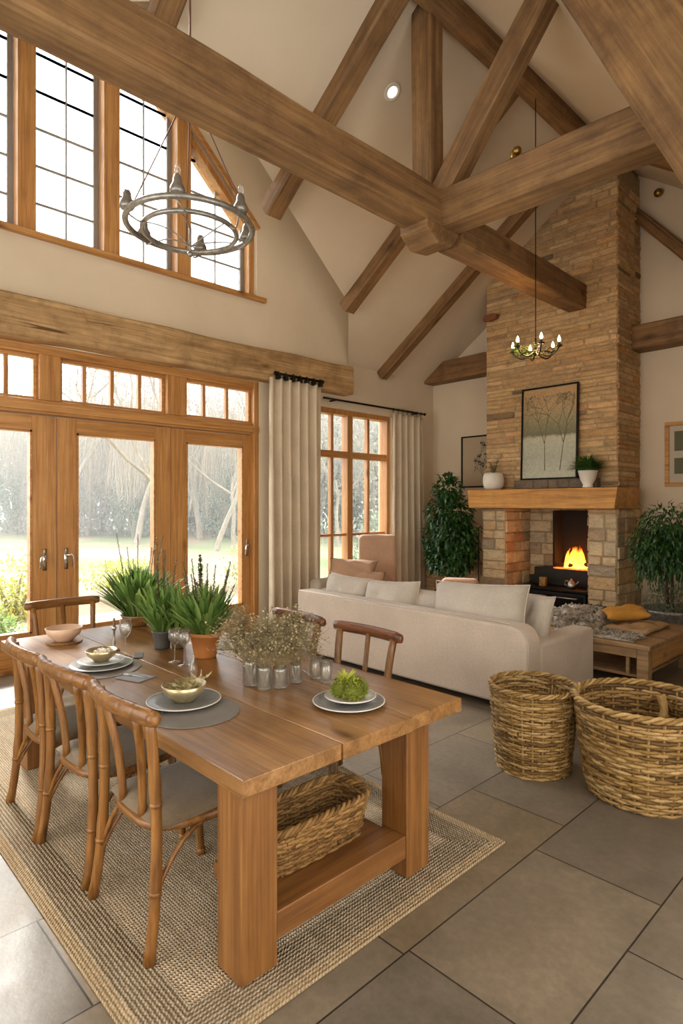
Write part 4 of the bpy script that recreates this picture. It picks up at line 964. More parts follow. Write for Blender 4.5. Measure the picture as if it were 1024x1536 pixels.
# napkins and cutlery
M['nap'] = fabric('blue_grey_napkin', '#8d9096', '#74777c', 220, .3)
def napkin(label, q, rot, a=.2, b_=.09):
    m = MB(); m.box(-a/2, a/2, -b_/2, b_/2, 0, .006); o = m.build('napkin', M['nap'], loc=(q.x, q.y, T0), bevel=.0025); o.rotation_euler[2] = rot; tag(o, label, 'napkin', None, 'thing'); return o
q = at(203, 1017); napkin('pale blue grey napkin right of the second place setting', q, .35, .17, .12); nq = q
q = at(208, 984); n_ = napkin('dark folded napkin beside the wine glasses', q, -.5, .13, .05)
M['darknap'] = fabric('charcoal_napkin', '#55534f', '#403e3b', 220, .3); n_.data.materials.clear(); n_.data.materials.append(M['darknap'])
def fork(label, x, y, z, rot, kind='fork'):
    m = MB(); m.tube([(0, -.09, .003), (0, -.03, .004), (0, .02, .006), (0, .035, .005)], [.005, .003, .003, .007], 7, flat=.45, up=(1, 0, 0))
    if kind == 'fork':
        for k in range(4): m.tube([(-.009+.006*k, .035, .005), (-.009+.006*k, .06, .003), (-.009+.006*k, .085, .005)], [.0024, .002, .0012], 5)
        m.box(-.0105, .0105, .031, .042, .003, .006)
    else: m.add([(-.008, .035, .003), (.008, .035, .003), (.009, .08, .003), (0, .1, .003), (-.004, .06, .006)], [(0, 1, 2, 3), (0, 4, 3), (0, 1, 4), (1, 2, 4), (2, 3, 4)])
    o = m.build('table_'+kind, M['steel'], loc=(x, y, z), smooth=True); o.rotation_euler[2] = rot; tag(o, label, kind, None, 'thing')
fork('silver fork lying on the pale blue grey napkin', nq.x, nq.y, T0+.0065, .35+pi/2)
q = at(182, 1010, TZ+.01)
q = at(240, 1077); fork('silver fork on the placemat nearest the camera', q.x, q.y, T0+.0045, 1.1)
# wine glasses and candle holders
def wine(label, q, hgt=.19, r=.034, mat=None):
    g_ = thing('wine_glass', label, 'glass', (q.x, q.y, T0), 0, None, 'thing')
    b = MB(); b.lathe([(r*.95, 0), (r, .002), (.006, .006), (.0035, .012), (.0035, hgt*.48), (.008, hgt*.52)], seg=24, cap=False); b.lathe([(0, 0), (r*.95, 0)], seg=24); b.build('stem', mat or M['gglass'], g_, smooth=True)
    b = MB(); b.lathe([(.002, hgt*.51), (.012, hgt*.53), (r*.85, hgt*.65), (r, hgt*.78), (r*.9, hgt), (r*.87, hgt), (r*.96, hgt*.78), (r*.8, hgt*.66), (.002, hgt*.54)], seg=24); b.build('cup', mat or M['gglass'], g_, smooth=True)
wine('tall wine glass behind the second place setting', at(188, 985), .22, .036)
wine('wine glass standing in front of the dark grey pot', at(262, 993), .19, .036)
wine('wine glass just left of the terracotta pot', at(276, 998), .20, .036)
# silver candle holder
q = at(171, 976)
def candle(label, q, hgt, mat=None):
    c = thing('candlestick', label, 'candlestick', (q.x, q.y, T0), 0, None, 'thing')
    b = MB(); b.lathe([(0, 0), (.035, 0), (.036, .006), (.012, .014), (.007, .03), (.011, .05), (.006, .08), (.006, hgt*.62), (.014, hgt*.66), (.016, hgt*.72), (.012, hgt*.74), (0, hgt*.74)], seg=20); b.build('holder', mat or M['steel'], c, smooth=True)
    b = MB(); b.tube([(0, 0, hgt*.7), (0, 0, hgt)], [.0085, .006], 10); b.build('candle', plain('taper_wax', '#6b5a48', .5), c)
candle('slim silver candlestick behind the second place setting', q, .2)
# ornate gold napkin holder / cruet
q = at(290, 1020)
b = MB(); b.lathe([(0, 0), (.03, 0), (.032, .004), (.016, .012), (.022, .04), (.02, .075), (.012, .085), (.006, .12), (.008, .13), (0, .135)], seg=18)
tag(b.build('cruet', M['cglass'], loc=(q.x, q.y, T0), smooth=True), 'small cut glass bottle between the terracotta pot and the nearest bowl', 'bottle', None, 'thing')
q = at(302, 1022); b = MB(); random.seed(77)
for k in range(5):
    a = k*1.3; b.tube(bow((0, 0, .012), (cos(a)*.03, sin(a)*.03, .01), (cos(a)*.055, sin(a)*.055, .045), 8), [.009, .009, .008, .008, .007, .006, .004, .003, .002], 7)
b.ball((0, 0, .014), .02, .02, .014); tag(b.build('gold_ornament', M['gold'], loc=(q.x, q.y, T0), smooth=True), 'small gold branching ornament beside the cut glass bottle', 'ornament', None, 'thing')
# potted herbs
def blades(mb, n, r, hmin, hmax, w, spread, seed, z0):
    random.seed(seed)
    for k in range(n):
        a = random.uniform(0, 6.28); t = random.random()**.6; h = random.uniform(hmin, hmax)*(1-.25*t); dr = V(cos(a), sin(a), 0)
        base = dr*r*t*.6+V(0, 0, z0); tip = base+dr*(spread*t*random.uniform(.6, 1.2))+V(0, 0, h); mid = base*.5+tip*.5+dr*(-.02)+V(0, 0, h*.15)
        sd = V(-sin(a), cos(a), 0)*w*random.uniform(.5, 1.0); c = random.random(); prev = None; fs = []; vs = []
        for i, (t_, ww) in enumerate(((0, .22), (.25, .5), (.5, .85), (.75, .75), (.92, .35), (1, .02))):
            p = base*(1-t_)**2+mid*2*t_*(1-t_)+tip*t_*t_; vs += [p-sd*ww, p-dr*(.006*ww), p+sd*ww]
            if i: o = 3*i; fs += [(o-3, o-2, o+1, o), (o-2, o-1, o+2, o+1)]
        mb.add(vs, fs, c)
def spikes(mb, n, r, h0, h1, seed, z0):
    random.seed(seed)
    for k in range(n):
        a = random.uniform(0, 6.28); q_ = random.uniform(.2, 1); h = random.uniform(h0, h1); p0 = V(cos(a)*r*q_*.5, sin(a)*r*q_*.5, z0); p1 = p0+V(cos(a)*r*q_, sin(a)*r*q_, h)
        mb.tube([p0, p1], [.0035, .002], 5, r=.3)
        for j in range(26):
            t = .55+.45*j/26; p = p0+(p1-p0)*t; b_ = random.uniform(0, 6.28); mb.leaf(p, (cos(b_), sin(b_), .6), .014, .030*(1.3-t*.8), r=random.uniform(0, .5))
def herb(name, label, q, potprof, potmat, soil, zs, n, r, hh, sp, w, seed, spn=0, sph=(.2, .3)):
    p = thing(name, label, 'plant', (q.x, q.y, T0), 0, None, 'thing'); pot('plant_pot', potprof, potmat, p, soil, zs)
    b = MB(); blades(b, n, r, hh[0], hh[1], w, sp, seed, zs); b.build('foliage', M['herb'], p)
    if spn: b = MB(); spikes(b, spn, r, sph[0], sph[1], seed+1, zs); b.build('flower_spike', leafmat(name+'_spike_%d' % seed, '#3f4a26', '#7c6b4c', .6, .2), p)
    return p
M['herb'] = leafmat('broad_green_leaf', '#476b30', '#9dbb68', .4, .45)
q = at(308, 985); herb('potted_herb', 'leafy green plant in the terracotta pot on the table', q, [(0, 0), (.062, 0), (.065, .01), (.088, .125), (.096, .128), (.096, .148), (.086, .148), (.08, .12)], M['terra'], .08, .125, 300, .12, (.12, .34), .17, .021, 40, 16, (.30, .46))
q = at(243, 972); herb('potted_herb', 'leafy green plant in the small dark grey pot on the table', q, [(0, 0), (.045, 0), (.048, .01), (.06, .1), (.064, .102), (.064, .112), (.056, .11), (.053, .09)], plain('dark_grey_pot', '#5a5a58', .6), .052, .09, 150, .08, (.14, .36), .15, .021, 51, 5, (.4, .58))
q = at(268, 972); herb('potted_herb', 'green plant in the brownish glass pot between the grey and terracotta pots', q, [(0, 0), (.04, 0), (.043, .01), (.055, .1), (.058, .11), (.052, .11), (.05, .09)], plain('brown_pot', '#5e4a34', .5), .05, .09, 120, .08, (.16, .38), .13, .021, 52, 2, (.3, .4))
q = at(207, 938); herb('bowl_of_ferns', 'widest green plant in a wooden bowl, leftmost on the table', q, [(0, 0), (.06, 0), (.07, .01), (.12, .07), (.128, .085), (.122, .085), (.11, .07)], M['tableX'], .11, .07, 330, .16, (.18, .42), .26, .026, 61, 7, (.42, .62))
# tall spikes standing before the pots
q = at(283, 972); sv = thing('flower_spike_vase', 'tall dark seed spike standing above the potted herbs', 'flower', (q.x-.03, q.y+.105, T0), 0, None, 'thing')
b = MB(); b.lathe([(0, 0), (.02, 0), (.024, .03), (.012, .08), (.014, .1), (.011, .1), (.009, .08)], seg=16); b.build('bud_vase', M['cglass'], sv, smooth=True)
b = MB(); random.seed(70); b.tube([(0, 0, .01), (.005, 0, .2), (-.01, .0, .57)], [.004, .003, .002], 6, r=.3)
for j in range(420):
    t = random.uniform(.18, 1); a = random.uniform(0, 6.28); b.leaf((-.01*t*t, 0, .56*t+.01), (cos(a), sin(a), .5), .018, .042*(1.15-t*.65), r=random.uniform(0, .6))
b.build('seed_spike', leafmat('seed_spike', '#39421f', '#6f7a4a', .6, .2), sv)
# dried flowers in a row of cut-glass jars
def jar(label, q, r, h):
    b = MB(); prof = [(0, 0), (r*.9, 0), (r, .008)]+[(r*(1+.05*(k % 2)), .01+(h-.02)*k/12) for k in range(1, 12)]+[(r*.88, h), (r*.82, h), (r*.9, h-.01), (r*.9, .012), (0, .01)]
    n0 = len(b.v); b.lathe(prof, seg=28)
    b.v = [(x*(1+.035*cos(14*atan2(y, x))), y*(1+.035*cos(14*atan2(y, x))), z) for x, y, z in b.v]
    o = b.build('glass_jar', M['cglass'], loc=(q.x, q.y, T0), smooth=True); return tag(o, label, 'jar', None, 'thing')
jp = []
for (u, v, r, h, lb) in ((376, 1028, .038, .13, 'grey ribbed glass jar, leftmost under the dried flowers'), (396, 1034, .033, .115, 'clear cut glass jar second from the left under the dried flowers'), (420, 1032, .036, .105, 'clear cut glass jar third from the left under the dried flowers'), (443, 1024, .033, .10, 'clear cut glass jar at the right of the dried flowers')):
    q = at(u, v); jar(lb, q, r, h); jp.append(q)
M['dry'] = leafmat('dried_bloom', '#6f5f3e', '#cdbf98', .8, .2)
b = MB(); random.seed(81)
for j, q in enumerate(jp[:4]):
    for k in range(46):
        a = random.uniform(0, 6.28); t = random.random(); base = V(q.x, q.y, T0+.02); top = V(q.x+cos(a)*.15*t, q.y+sin(a)*.15*t, TZ+.17+random.uniform(0, .19)*(1.1-t*.6))
        if j == 0: top += V(-.05, -.03, -.0)
        mid = V(q.x+cos(a)*.02, q.y+sin(a)*.02, TZ+.11); b.tube([base, mid, top], .0012, 3, r=.3)
        for m_ in range(22):
            c = top+V(random.gauss(0, .026), random.gauss(0, .026), random.gauss(0, .022)); r_ = random.random()
            d = V(random.uniform(-1, 1), random.uniform(-1, 1), random.uniform(-.3, 1)); b.leaf(c, d, .012, .015, r=r_); b.tube([top-(top-mid)*.12, c], .0005, 3, r=.2, cap=False)
o = b.build('dried_flowers', M['dry']); tag(o, 'bunch of brown and cream dried flowers spilling from the glass jars', 'dried flowers', None, 'thing')
def tumbler(label, q, r=.034, h=.11):
    b = MB(); b.lathe([(0, 0), (r*.8, 0), (r*.86, .006), (r*.95, h*.5), (r, h), (r*.95, h), (r*.88, h*.5), (r*.76, .014), (0, .012)], seg=24)
    b.v = [(x*(1+.03*cos(9*atan2(y, x))*sin(z*90)), y*(1+.03*cos(9*atan2(y, x))*sin(z*90)), z) for x, y, z in b.v]
    tag(b.build('glass_tumbler', M['cglass'], loc=(q.x, q.y, T0), smooth=True), label, 'glass', None, 'thing')
tumbler('tall patterned glass tumbler right of the dried flowers, left of its pair', at(473, 1018)); tumbler('tall patterned glass tumbler nearest the moss ball plate', at(489, 1024))
q = at(462, 1012); fork('silver knife lying behind the two tumblers', q.x, q.y, T0, 1.2, 'knife')
q = at(352, 965); mat_('dark round placemat behind the terracotta pot', q.x, q.y, .18, .18)
# ------------------------------------------------------------------ cushions and sofa
def cushion(name, parent, mat, W, D, T, loc, rot, n=16, seed=1, label=None, cat=None, pinch=.10, piping=None, group=None):
    mb = MB(); vs = []; N_ = n+1
    for s in (1, -1):
        for i in range(N_):
            for j in range(N_):
                u, v = i/n*2-1, j/n*2-1
                h = ((1-abs(u)**2.6)*(1-abs(v)**2.6))**.5
                e = 1-pinch*(1-abs(u)**2)*(abs(v)**3) ; e2 = 1-pinch*(1-abs(v)**2)*(abs(u)**3)
                wr = .16*noise.noise(V(u*1.8+seed*3, v*1.8, s*2.+seed))+.12*noise.noise(V(u*5+seed, v*2.5, s*2))
                vs.append(V(u*W/2*e2, v*D/2*e, s*T/2*h*(1+wr*1.4)+(wr*.06 if h > .2 else 0)))
    f = [(i*N_+j, (i+1)*N_+j, (i+1)*N_+j+1, i*N_+j+1) for i in range(n) for j in range(n)]
    o_ = N_*N_; f += [(a+o_, d+o_, c+o_, b+o_) for a, b, c, d in f]
    mb.add(vs, f); me = mb.build(name, mat, parent, smooth=True)
    bm = bmesh.new(); bm.from_mesh(me.data); bmesh.ops.remove_doubles(bm, verts=bm.verts, dist=.0004); bmesh.ops.recalc_face_normals(bm, faces=bm.faces); bm.to_mesh(me.data); bm.free()
    me.location = loc; me.rotation_euler = rot
    if piping:
        p = MB(); pts = [] 
        for q in range(4*n):
            k, r_ = divmod(q, n); t = r_/n*2-1; u, v = [(t, -1), (1, t), (-t, 1), (-1, -t)][k]
            pts.append(V(u*W/2*(1-pinch*(1-abs(v)**2)*(abs(u)**3)), v*D/2*(1-pinch*(1-abs(u)**2)*abs(v)**3), 0))
        p.tube(pts, .006, 6, closed=True); p.build('piping', piping, me, smooth=True)
    if label: tag(me, label, cat, group, 'thing')
    return me
SX0, SX1, SY0, SY1 = -5.10, -2.33, 4.22, 5.40
sf = thing('sofa', 'long sand coloured linen sofa seen from behind, facing the fireplace', 'sofa', ((SX0+SX1)/2, (SY0+SY1)/2, 0), kind='thing'); so_ = sf.location
def rb(name, x0, x1, y0, y1, z0, z1, mat, bev, parent=sf):
    b = MB(); b.box(x0-so_.x, x1-so_.x, y0-so_.y, y1-so_.y, z0, z1); return b.build(name, mat, parent, bevel=bev, bseg=4)
rb('seat_base', SX0+.03, SX1-.04, SY0+.1, SY1-.02, .07, .30, M['sofa'], .02)
# sofa back with a soft rounded top corner
bk = MB(); rr = .14; prof = [(SX0, .06), (SX1, .06)]
prof += [(SX1, .46)]+[(SX1-rr+rr*cos(a), .70-rr+rr*sin(a)) for a in [k*pi/2/6 for k in range(7)]]+[(SX0+.05*(1-cos(a)), .72-.05+.05*sin(a)) for a in [pi/2-k*pi/2/4 for k in range(5)]]
bk.prism([(x-so_.x, z) for x, z in prof], 'y', SY0-so_.y, SY0+.2-so_.y); bk.build('back', M['sofa'], sf, bevel=.03, bseg=4)
rb('arm', SX1-.22, SX1, SY0+.2, SY1, .06, .545, M['sofa'], .035); rb('arm', SX0, SX0+.22, SY0+.2, SY1, .06, .545, M['sofa'], .035)
for k in range(3):
    w = (SX1-SX0-.46)/3; a = SX0+.23+w*k; rb('seat_cushion', a+.004, a+w-.004, SY0+.2, SY1-.0, .30, .45, M['sofa'], .04)
pp = MB(); pp.tube([(SX0+.02-so_.x, SY0+.005-so_.y, .712)]+[(SX1-.15-so_.x, SY0+.005-so_.y, .712)]+[(SX1-rr+(rr-.003)*cos(a)-so_.x, SY0+.005-so_.y, .70-rr+(rr-.003)*sin(a)) for a in [pi/2-k*pi/2/6 for k in range(7)]]+[(SX1-.003-so_.x, SY0+.005-so_.y, .08)], .005, 6); pp.build('piping', M['pillow'], sf, smooth=True)
for x in (SX0+.12, SX1-.12):
    for y in (SY0+.08, SY1-.1):
        l_ = MB(); l_.tube([(x-so_.x, y-so_.y, 0), (x-so_.x, y-so_.y, .08)], [.018, .026], 8); l_.build('foot', M['darkchairZ'], sf)
# back cushions (loose pillows)
def pil(x, z, W, D, T, tilt, roll, label, mat='pillow', y=4.55, seed=1, yaw=0):
    return cushion('sofa_cushion', None, M[mat], W, D, T, (x, y, z), (pi/2-tilt, roll, yaw), seed=seed, label=label, cat='cushion', piping=M['sofa'], pinch=.07)
pil(-4.66, .655, .68, .46, .24, .22, .04, 'leftmost linen cushion on the long sofa', seed=1)
pil(-4.02, .655, .70, .46, .26, .22, -.06, 'linen cushion second from the left on the long sofa', seed=2)
pil(-3.02, .685, .98, .54, .28, .22, -.05, 'largest linen cushion, at the right end of the long sofa', seed=4, y=4.58)
cushion('sofa_cushion', None, M['pillow'], .46, .44, .17, (-2.63, 4.82, .66), (pi/2-.25, .0, -.35), seed=7, label='small square cushion by the right arm of the sofa', cat='cushion', piping=M['sofa'])
pil(-3.62, .63, .5, .4, .2, .25, 0, 'linen cushion hidden between the middle and the large cushion', seed=9, y=4.62)

# ------------------------------------------------------------------ armchairs by the window
def armchair(name, label, loc, rz, mat, W=.9, D=.85, bh=.82):
    c = thing(name, label, 'armchair', loc, rz, None, 'thing')
    def bx(n, x0, x1, y0, y1, z0, z1, bv):
        b = MB(); b.box(x0, x1, y0, y1, z0, z1); return b.build(n, mat, c, bevel=bv, bseg=4)
    bx('seat_base', -W/2+.02, W/2-.02, -D/2+.02, D/2-.02, .1, .32, .02); bx('back', -W/2, W/2, -D/2, -D/2+.2, .1, bh, .07)
    bx('arm', -W/2, -W/2+.18, -D/2+.2, D/2, .1, .58, .06); bx('arm', W/2-.18, W/2, -D/2+.2, D/2, .1, .58, .06); bx('seat_cushion', -W/2+.19, W/2-.19, -D/2+.19, D/2+.02, .32, .46, .05)
    for x in (-W/2+.08, W/2-.08):
        for y in (-D/2+.08, D/2-.08):
            l_ = MB(); l_.tube([(x, y, 0), (x, y, .11)], [.016, .024], 8); l_.build('foot', M['darkchairZ'], c)
    return c
armchair('armchair', 'pale linen armchair with blush cushions between the sofa and the far window', (-5.62, 5.50, 0), -pi/2, M['pillow'], .76, .72, .68)
armchair('high_back_chair', 'blush high backed chair standing against the far window', (-5.76, 6.24, 0), -2.35, M['blush'], .54, .55, 1.22)
cushion('armchair_cushion', None, M['blush'], .66, .36, .2, PX(528, 856, -5.72), (pi/2-.65, .04, .6), seed=12, label='larger blush cushion lying in front of the far window', cat='cushion', piping=M['seat'])
cushion('armchair_cushion', None, M['blush'], .42, .3, .16, PX(553, 872, -5.45), (pi/2-.7, .05, .7), seed=13, label='lowest blush cushion of the window armchair', cat='cushion', piping=M['seat'])
cc = PZ(682, 885, .80)
armchair('tub_chair', 'small rounded tan tub chair beyond the sofa, left of the hearth', (-4.62, 6.62, 0), .5, M['blush'], .48, .5, .70)

# ------------------------------------------------------------------ coffee table
CT = (-3.15, -1.90, 5.52, 6.75); cz = .42
ct = thing('coffee_table', 'rustic wooden coffee table covered with throws, right of the sofa', 'table', ((CT[0]+CT[1])/2, (CT[2]+CT[3])/2, 0), kind='thing'); o0 = ct.location
def cb(n, x0, x1, y0, y1, z0, z1, mat, bv=.008):
    b = MB(); b.box(x0-o0.x, x1-o0.x, y0-o0.y, y1-o0.y, z0, z1); return b.build(n, mat, ct, bevel=bv)
cb('tabletop', CT[0], CT[1], CT[2], CT[3], cz-.045, cz, M['rustic'])
for x in (CT[0]+.02, CT[1]-.12):
    for y in (CT[2]+.02, CT[3]-.12): cb('leg', x, x+.10, y, y+.10, 0, cz-.045, M['rustic'])
cb('apron', CT[1]-.05, CT[1]-.02, CT[2]+.12, CT[3]-.12, .2, cz-.045, M['rusticY']); cb('apron', CT[0]+.12, CT[1]-.12, CT[2]+.03, CT[2]+.06, .29, cz-.045, M['rustic'])
cb('apron', CT[0]+.12, CT[1]-.12, CT[3]-.06, CT[3]-.03, .29, cz-.045, M['rustic']); cb('shelf', CT[0]+.1, CT[1]-.1, CT[2]+.1, CT[3]-.1, .10, .13, M['rustic'])
cb('slat', CT[1]-.22, CT[1]-.19, CT[2]+.04, CT[2]+.07, .13, .29, M['rustic'])
def throw(name, label, x0, x1, y0, y1, z, mat, amp=.02, seed=1, th=.02, cat='throw', fringe=0, rot=0):
    n = 22; mb = MB(); vs = []
    cx, cy = (x0+x1)/2, (y0+y1)/2
    for i in range(n+1):
        for j in range(n+1):
            u, v = i/n*2-1, j/n*2-1; r = 1+.10*noise.noise(V(u*1.5+seed, v*1.5, 4)); e = (1-abs(u)**6)*(1-abs(v)**6)
            zz = max(0, amp*(.6+1.4*noise.noise(V(u*2.2+seed*5, v*2.2, seed)))+.4*amp*noise.noise(V(u*7, v*7, seed)))*e
            vs.append(V(u*(x1-x0)/2*r, v*(y1-y0)/2*r, zz))
    mb.add(vs, [(i*(n+1)+j, (i+1)*(n+1)+j, (i+1)*(n+1)+j+1, i*(n+1)+j+1) for i in range(n) for j in range(n)])
    if fringe:
        random.seed(seed)
        for k in range(fringe):
            u = random.uniform(-1, 1); v = random.uniform(-1, 1); p = V(u*(x1-x0)/2, v*(y1-y0)/2, amp*.8); mb.leaf(p, (random.uniform(-1, 1), random.uniform(-1, 1), .6), .008, .04)
    o = mb.build(name, mat, loc=(cx, cy, z+th/2), smooth=True, solid=th); o.rotation_euler[2] = rot; return tag(o, label, cat, None, 'thing')
M['fur'] = plain('grey_fur', '#a8a196', .95, 0, .5, 20, .9, 90); M['tan'] = plain('tan_hide', '#a88a64', .8, 0, .25, 8, .3, 40); M['dkfur'] = plain('dark_fur', '#4a4440', .95, 0, .4, 20, .9, 90)
throw('fur_throw', 'grey fur throw on the left side of the coffee table', -3.1, -2.5, 5.75, 6.6, cz+.002, M['fur'], .10, 2, .02, fringe=500)
throw('dark_throw', 'dark throw at the back of the coffee table near the hearth', -3.05, -2.35, 6.62, 6.74, cz+.002, M['dkfur'], .08, 5, .02, fringe=150)
throw('hide_throw', 'folded tan hide in the middle of the coffee table', -2.48, -2.08, 5.95, 6.55, cz+.004, M['tan'], .035, 3, .03)
throw('straw_runner', 'rough straw runner along the front edge of the coffee table', -2.8, -2.05, 5.56, 5.84, cz+.002, M['fur'], .02, 4, .012, fringe=300)
cushion('ochre_cushion', None, plain('ochre_fabric', '#b98432', .85, 0, .15, 8, .3, 80), .42, .3, .12, (-2.36, 6.2, cz+.15), (.12, -.1, .6), seed=15, label='small ochre cushion on top of the coffee table throws', cat='cushion')

# ------------------------------------------------------------------ curtains
def curtain(name, label, y0, y1, z0, z1, folds, depth, x, seed, flare=0):
    nx, nz = folds*10, 26; mb = MB(); vs = []; random.seed(seed); ph = [random.uniform(-.5, .5) for _ in range(folds+2)]
    for j in range(nz+1):
        t = j/nz
        for i in range(nx+1):
            s = i/nx; k = s*folds; w = ph[int(k)]*(1-(k % 1))+ph[int(k)+1]*(k % 1)
            d = depth*(.75+.5*t*0)*sin(2*pi*k+w*(.5+.8*(1-t)))*(.7+.5*(1-t)); yy = y0+(y1-y0)*s+ .012*cos(4*pi*k)+flare*(1-t)*(s-.5)+.01*noise.noise(V(s*4, t*2, seed))
            vs.append(V(x+d+.008*noise.noise(V(s*9, t*4, seed)), yy, z0+(z1-z0)*t))
    mb.add(vs, [(j*(nx+1)+i, j*(nx+1)+i+1, (j+1)*(nx+1)+i+1, (j+1)*(nx+1)+i) for j in range(nz) for i in range(nx)])
    o = mb.build(name, M['curtain'], smooth=True, solid=.004); return tag(o, label, 'curtain', None, 'thing')
c1a, c1b = yw(403, WX+.24), yw(481, WX+.24)
curtain('linen_curtain', 'full length pleated linen curtain between the doors and the window', c1a, c1b, .03, 3.28, 6, .072, WX+.24, 3)
c2a, c2b = yw(588, WX+.17), yw(634, WX+.17)
curtain('linen_curtain', 'linen curtain at the right side of the far window', c2a, c2b, .03, 3.08, 5, .062, WX+.17, 5, .04)
rd = thing('curtain_rod', 'short black curtain rod with dark clips under the lintel end', 'curtain rod', (WX+.24, 0, 3.345), kind='thing')
b = MB(); b.tube([(0, c1a+.12, 0), (0, c1b+.02, 0)], .016, 10); b.ball((0, c1a+.11, 0), .028, seg=10, rings=6); b.ball((0, c1b+.03, 0), .028, seg=10, rings=6); b.build('rod', M['iron'], rd, smooth=True)
for k in range(7):
    y = c1a+.15+k*(c1b-c1a-.16)/6; b = MB(); b.tube([V(cos(a)*.026, y+.004*sin(k), sin(a)*.026) for a in [q*2*pi/12 for q in range(12)]], .005, 6, closed=True); b.box(-.03, .03, y-.022, y+.022, -.075, -.02); b.build('curtain_clip', M['irondull'], rd)
b = MB(); b.box(-.23, 0, c1b-.3, c1b-.28, -.01, .01); b.build('bracket', M['iron'], rd)
rd = thing('curtain_rod', 'long thin black curtain rod above the far window', 'curtain rod', (WX+.16, 0, 3.15), kind='thing')
b = MB(); b.tube([(0, Y_W0-.05, 0), (0, c2b+.06, 0)], .015, 10); b.ball((0, c2b+.06, 0), .025, seg=10, rings=6); b.build('rod', M['iron'], rd, smooth=True)
for k in range(7):
    y = c2a+.04+k*(c2b-c2a-.08)/6; b = MB(); b.tube([V(cos(a)*.024, y, sin(a)*.024-.006) for a in [q*2*pi/12 for q in range(12)]], .004, 6, closed=True); b.tube([(0, y, -.03), (0, y, -.08)], .004, 5); b.build('ring', M['irondull'], rd)
for y in (Y_W0+.2, c2b-.1):
    b = MB(); b.box(-.155, 0, y, y+.02, -.01, .01); b.build('bracket', M['iron'], rd)

# ------------------------------------------------------------------ chandeliers and ceiling fittings
cl_ = PX(285, 345, -3.77); CHX, CHY, CHZ = -3.77, cl_.y, cl_.z
c = thing('ring_chandelier', 'pale grey double ring chandelier hanging before the gable window', 'chandelier', (CHX, CHY, CHZ), kind='thing')
M['pale'] = plain('weathered_zinc', '#8f8a82', .4, .7, .3, 25, .3, 60)
b = MB(); b.tube([V(cos(a)*.43, sin(a)*.43, .02) for a in [k*2*pi/48 for k in range(48)]], .021, 10, closed=True); b.build('outer_ring', M['pale'], c, smooth=True)
b = MB(); b.tube([V(cos(a)*.32, sin(a)*.32, -.02) for a in [k*2*pi/40 for k in range(40)]], .017, 10, closed=True); b.build('inner_ring', M['pale'], c, smooth=True)
b = MB()
for k in range(6):
    a = k*pi/3+.3; b.tube(bow((cos(a)*.43, sin(a)*.43, .02), (cos(a+.25)*.36, sin(a+.25)*.36, -.09), (cos(a+.1)*.32, sin(a+.1)*.32, -.02), 8), .006, 6)
    b.tube(bow((cos(a)*.32, sin(a)*.32, -.02), (cos(a+.4)*.15, sin(a+.4)*.15, -.02), (0, 0, -.12), 8), .005, 6)
b.tube([(0, 0, -.16), (0, 0, .02)], .01, 8); b.ball((0, 0, -.17), .022, seg=10, rings=6); b.build('scroll_arm', M['pale'], c, smooth=True)
for k in range(6):
    a = k*pi/3+.35; x, y = cos(a)*.43, sin(a)*.43
    h = MB(); h.lathe([(0, .02), (.04, .03), (.05, .045), (.046, .07), (.030, .10), (.028, .13), (.02, .15), (0, .15)], (x, y, 0), 14); ho = h.build('candle_cup', M['pale'], c, smooth=True)
    h = MB(); h.lathe([(0, .15), (.014, .15), (.02, .18), (.012, .215), (.0, .225)], (x, y, 0), 12); h.build('bulb', M['cglass'], ho, smooth=True)
h = MB(); top = V(0, -.03, zL(CHX)-CHZ-.02)
for k in range(3):
    a = k*2*pi/3+.6; h.tube([(cos(a)*.43, sin(a)*.43, .03), (0, 0, 1.0)], .0045, 6)
h.tube([(0, 0, 1.0), (0, 0, zL(CHX)-CHZ-.02)], .007, 6); h.build('suspension_cable', plain('red_brown_cable', '#6b4438', .6), c, smooth=True)
q = PX(803, 528, -3.10); q2 = thing('candle_chandelier', 'small iron chandelier with lit candle bulbs hanging before the chimney', 'chandelier', (-3.06, q.y*3.06/3.10, q.z), kind='thing')
m = emis('candle_glow', (1, .62, .28), 14)
M['antique'] = plain('antique_green_bronze', '#3c3a26', .45, .8, .4, 25, .3, 60)
b = MB(); b.tube([(0, 0, -.02), (0, 0, .12)], .010, 8); b.ball((0, 0, -.03), .03, seg=10, rings=8); b.tube([V(cos(a)*.15, sin(a)*.15, -.045) for a in [k*2*pi/24 for k in range(24)]], .006, 6, closed=True); b.build('hub', M['antique'], q2, smooth=True)
b = MB(); b.tube([(0, 0, .12), (0, 0, RZ-.26-q2.location.z)], .0055, 6); b.build('suspension_cord', M['iron'], q2)
for k in range(6):
    a = k*pi/3+.2; x, y = cos(a)*.235, sin(a)*.235
    ar = MB(); ar.tube(bow((0, 0, 0), (x*.6, y*.6, -.15), (x, y, 0), 12), .008, 7); ar.tube(bow((x*.3, y*.3, -.05), (x*.7, y*.7, .05), (x*.8, y*.8, -.04), 8), .005, 6); ar.lathe([(0, 0), (.03, .004), (.033, .014), (.012, .016), (.012, .05), (0, .05)], (x, y, 0), 12); aro = ar.build('arm', M['antique'], q2, smooth=True)
    ar = MB(); ar.lathe([(0, .05), (.011, .05), (.016, .07), (.010, .095), (.002, .115)], (x, y, 0), 10); ar.build('candle_bulb', m, aro, smooth=True)
b = MB(); random.seed(5)
for k in range(130):
    a = random.uniform(2.2, 5.2); r = random.uniform(.12, .25); b.leaf((cos(a)*r, sin(a)*r, random.uniform(-.05, .03)), (random.uniform(-1, 1), random.uniform(-1, 1), random.uniform(-.2, 1)), .018, .035)
b.build('greenery', M['leafb'], q2)
LAMPS.append(((-3.06, q2.location.y, q2.location.z+.02), 10, .12, (1, .62, .3)))
